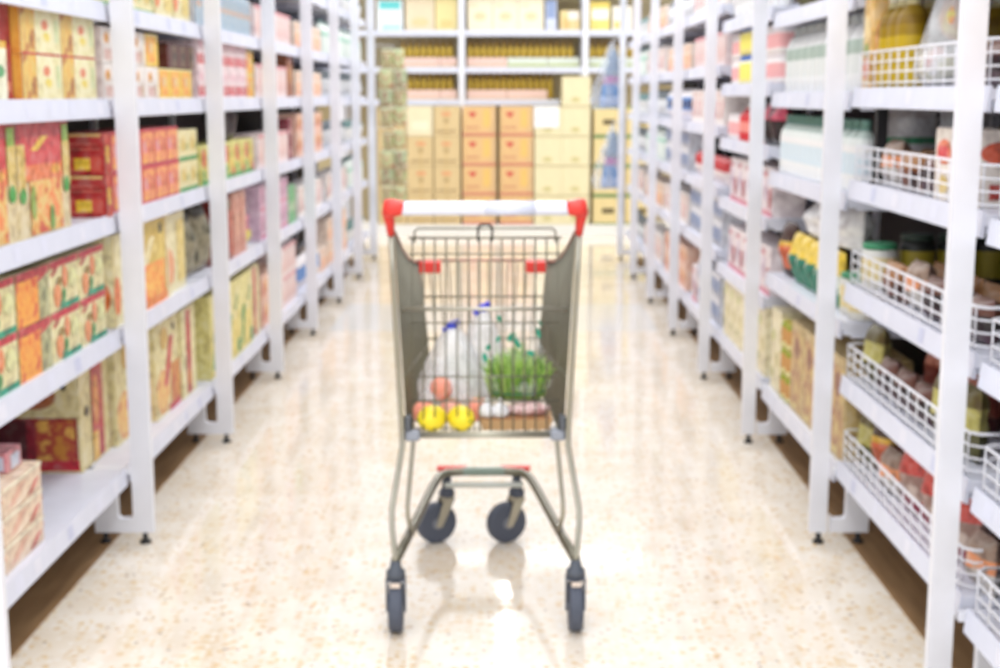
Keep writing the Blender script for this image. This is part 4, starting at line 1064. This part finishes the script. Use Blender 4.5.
# white lettuce / onion bulk inside the bags
for nm, c, r, lab in (('cabbage', (-.09, .42, FZ), .07, 'pale cabbage inside the shorter white bag'), ('cauliflower', (.0, .52, FZ), .065, 'pale cauliflower inside the taller white bag')):
    b = MB(); b.blob((0, 0, r), r, r, r, mat((232, 236, 220), .6), 18, 12, .08, 4)
    for k in range(5):
        a = k * 1.257; b.blob((r * .55 * math.cos(a), r * .55 * math.sin(a), r * 1.05), r * .5, r * .5, r * .55, mat((226, 232, 206), .6), 10, 7, .1, k)
    gobj(nm, b, c, lab, 'vegetable')
# herb bunch
rnd = random.Random(11); b = MB()
G = [mat(c, .5) for c in ((140, 182, 76), (162, 200, 92), (116, 160, 66), (184, 212, 116), (96, 138, 60))]
for i in range(900):
    a = rnd.uniform(0, 2 * PI); q = rnd.random() ** .6
    bx, by = .072 * q * math.cos(a), .05 * q * math.sin(a)
    lean_ = rnd.uniform(.5, 1.0); hh = rnd.uniform(.085, .15) * (1 - .25 * q)
    ex, ey = .098 * q * math.cos(a) * lean_ * 1.1, .065 * q * math.sin(a) * lean_ * 1.1
    m_ = G[rnd.randrange(5)]
    z0 = rnd.uniform(.0, .02)
    mid = (bx + (ex - bx) * .4 + rnd.uniform(-.006, .006), by + (ey - by) * .4, z0 + hh * .6)
    end = (ex + rnd.uniform(-.01, .01), ey + rnd.uniform(-.01, .01), z0 + hh * (1 - .2 * q))
    b.tube([(bx, by, z0), mid, end], .002, m_, 4, radii=[.0022, .003, .0008])
herb = b; 
ho = gobj('herb_bunch', herb, (.085, .235, FZ + .062), 'bushy bright green herb bunch on the egg tray', 'vegetable')
b = MB(); b.tube([(.074 * math.cos(a * PI / 8), .052 * math.sin(a * PI / 8), .022) for a in range(16)], .003, mat((60, 120, 80)), 5, closed=True); b.build('band', ho)
# leaf-printed clear bag around the herbs
root = empty('produce_bag', cw(.085, .245, FZ + .06), math.radians(1.3)); tag(root, 'clear bag with green leaf print around the herb bunch', 'bag')
b = MB(); sackmesh(b, (0, 0, 0), .102, .085, .25, plastic((236, 242, 240), .12), 21, neck=.12, lean=(.0, .05)); b.build('film', root)
LG = mat((44, 158, 128), .4)
for (x, z, w, h_, rz) in ((-.045, .215, .012, .022, .6), (-.015, .17, .018, .03, -.7), (.0, .155, .014, .03, .5), (.055, .18, .012, .03, .3), (.035, .13, .024, .014, -.3), (-.05, .165, .01, .02, -.4), (.06, .205, .008, .016, .5), (-.085, .12, .014, .026, .2), (-.075, .145, .014, .02, -.8)):
    b = MB(); v = 0; yy = -.088 + max(0, z - .02) * .42
    pts = [(math.cos(t * PI / 4) * w / 2, math.sin(t * PI / 4) * h_ / 2) for t in range(8)]
    for dy in (0, -.0015):
        b.v += [(x + p * math.cos(rz) - q * math.sin(rz), yy + dy, z + p * math.sin(rz) + q * math.cos(rz)) for p, q in pts]
    b.face([v + i for i in range(8)], LG); b.face([v + 15 - i for i in range(8)], LG)
    for i in range(8): b.face([v + i, v + (i + 1) % 8, v + 8 + (i + 1) % 8, v + 8 + i], LG)
    b.build('printed_leaf', root)
# tray under the herbs with garlic and meat
b = MB()
b.prism([(-.085, 0), (.085, 0), (.095, .026), (-.095, .026)], 'y', -.055, .055, mat((196, 158, 112), .6))
b.prism([(-.088, .022), (.088, .022), (.09, .03), (-.09, .03)], 'y', -.05, .05, mat((176, 130, 90), .6))
tr = gobj('food_tray', b, (.08, .195, FZ), 'brown food tray at the front of the cart basket', 'tray')
b = MB(); b.blob((0, 0, .018), .058, .032, .018, pic([(214, 170, 170), (236, 206, 204), (176, 120, 116)], 30), 16, 8, .08, 2)
gobj('sliced_meat', b, (.112, .190, FZ + .028), 'pinkish wrapped meat on the brown tray', 'meat')
for i, x in enumerate((.005, .040)):
    b = MB(); b.lathe([(.008, 0), (.022, .006), (.024, .018), (.016, .030), (.006, .040), (.004, .05)], mat((236, 236, 240), .5), 12)
    gobj('garlic_bulb', b, (x, .168, FZ + .028), 'white garlic bulb on the brown tray, %s' % ('beside the lemons' if i == 0 else 'beside the meat'), 'garlic', 'garlic bulbs on the tray')

# drop kinds that were never laid out
for k in K.values():
    if not k.used:
        for c in list(k.root.children): bpy.data.objects.remove(c)
        bpy.data.objects.remove(k.root)
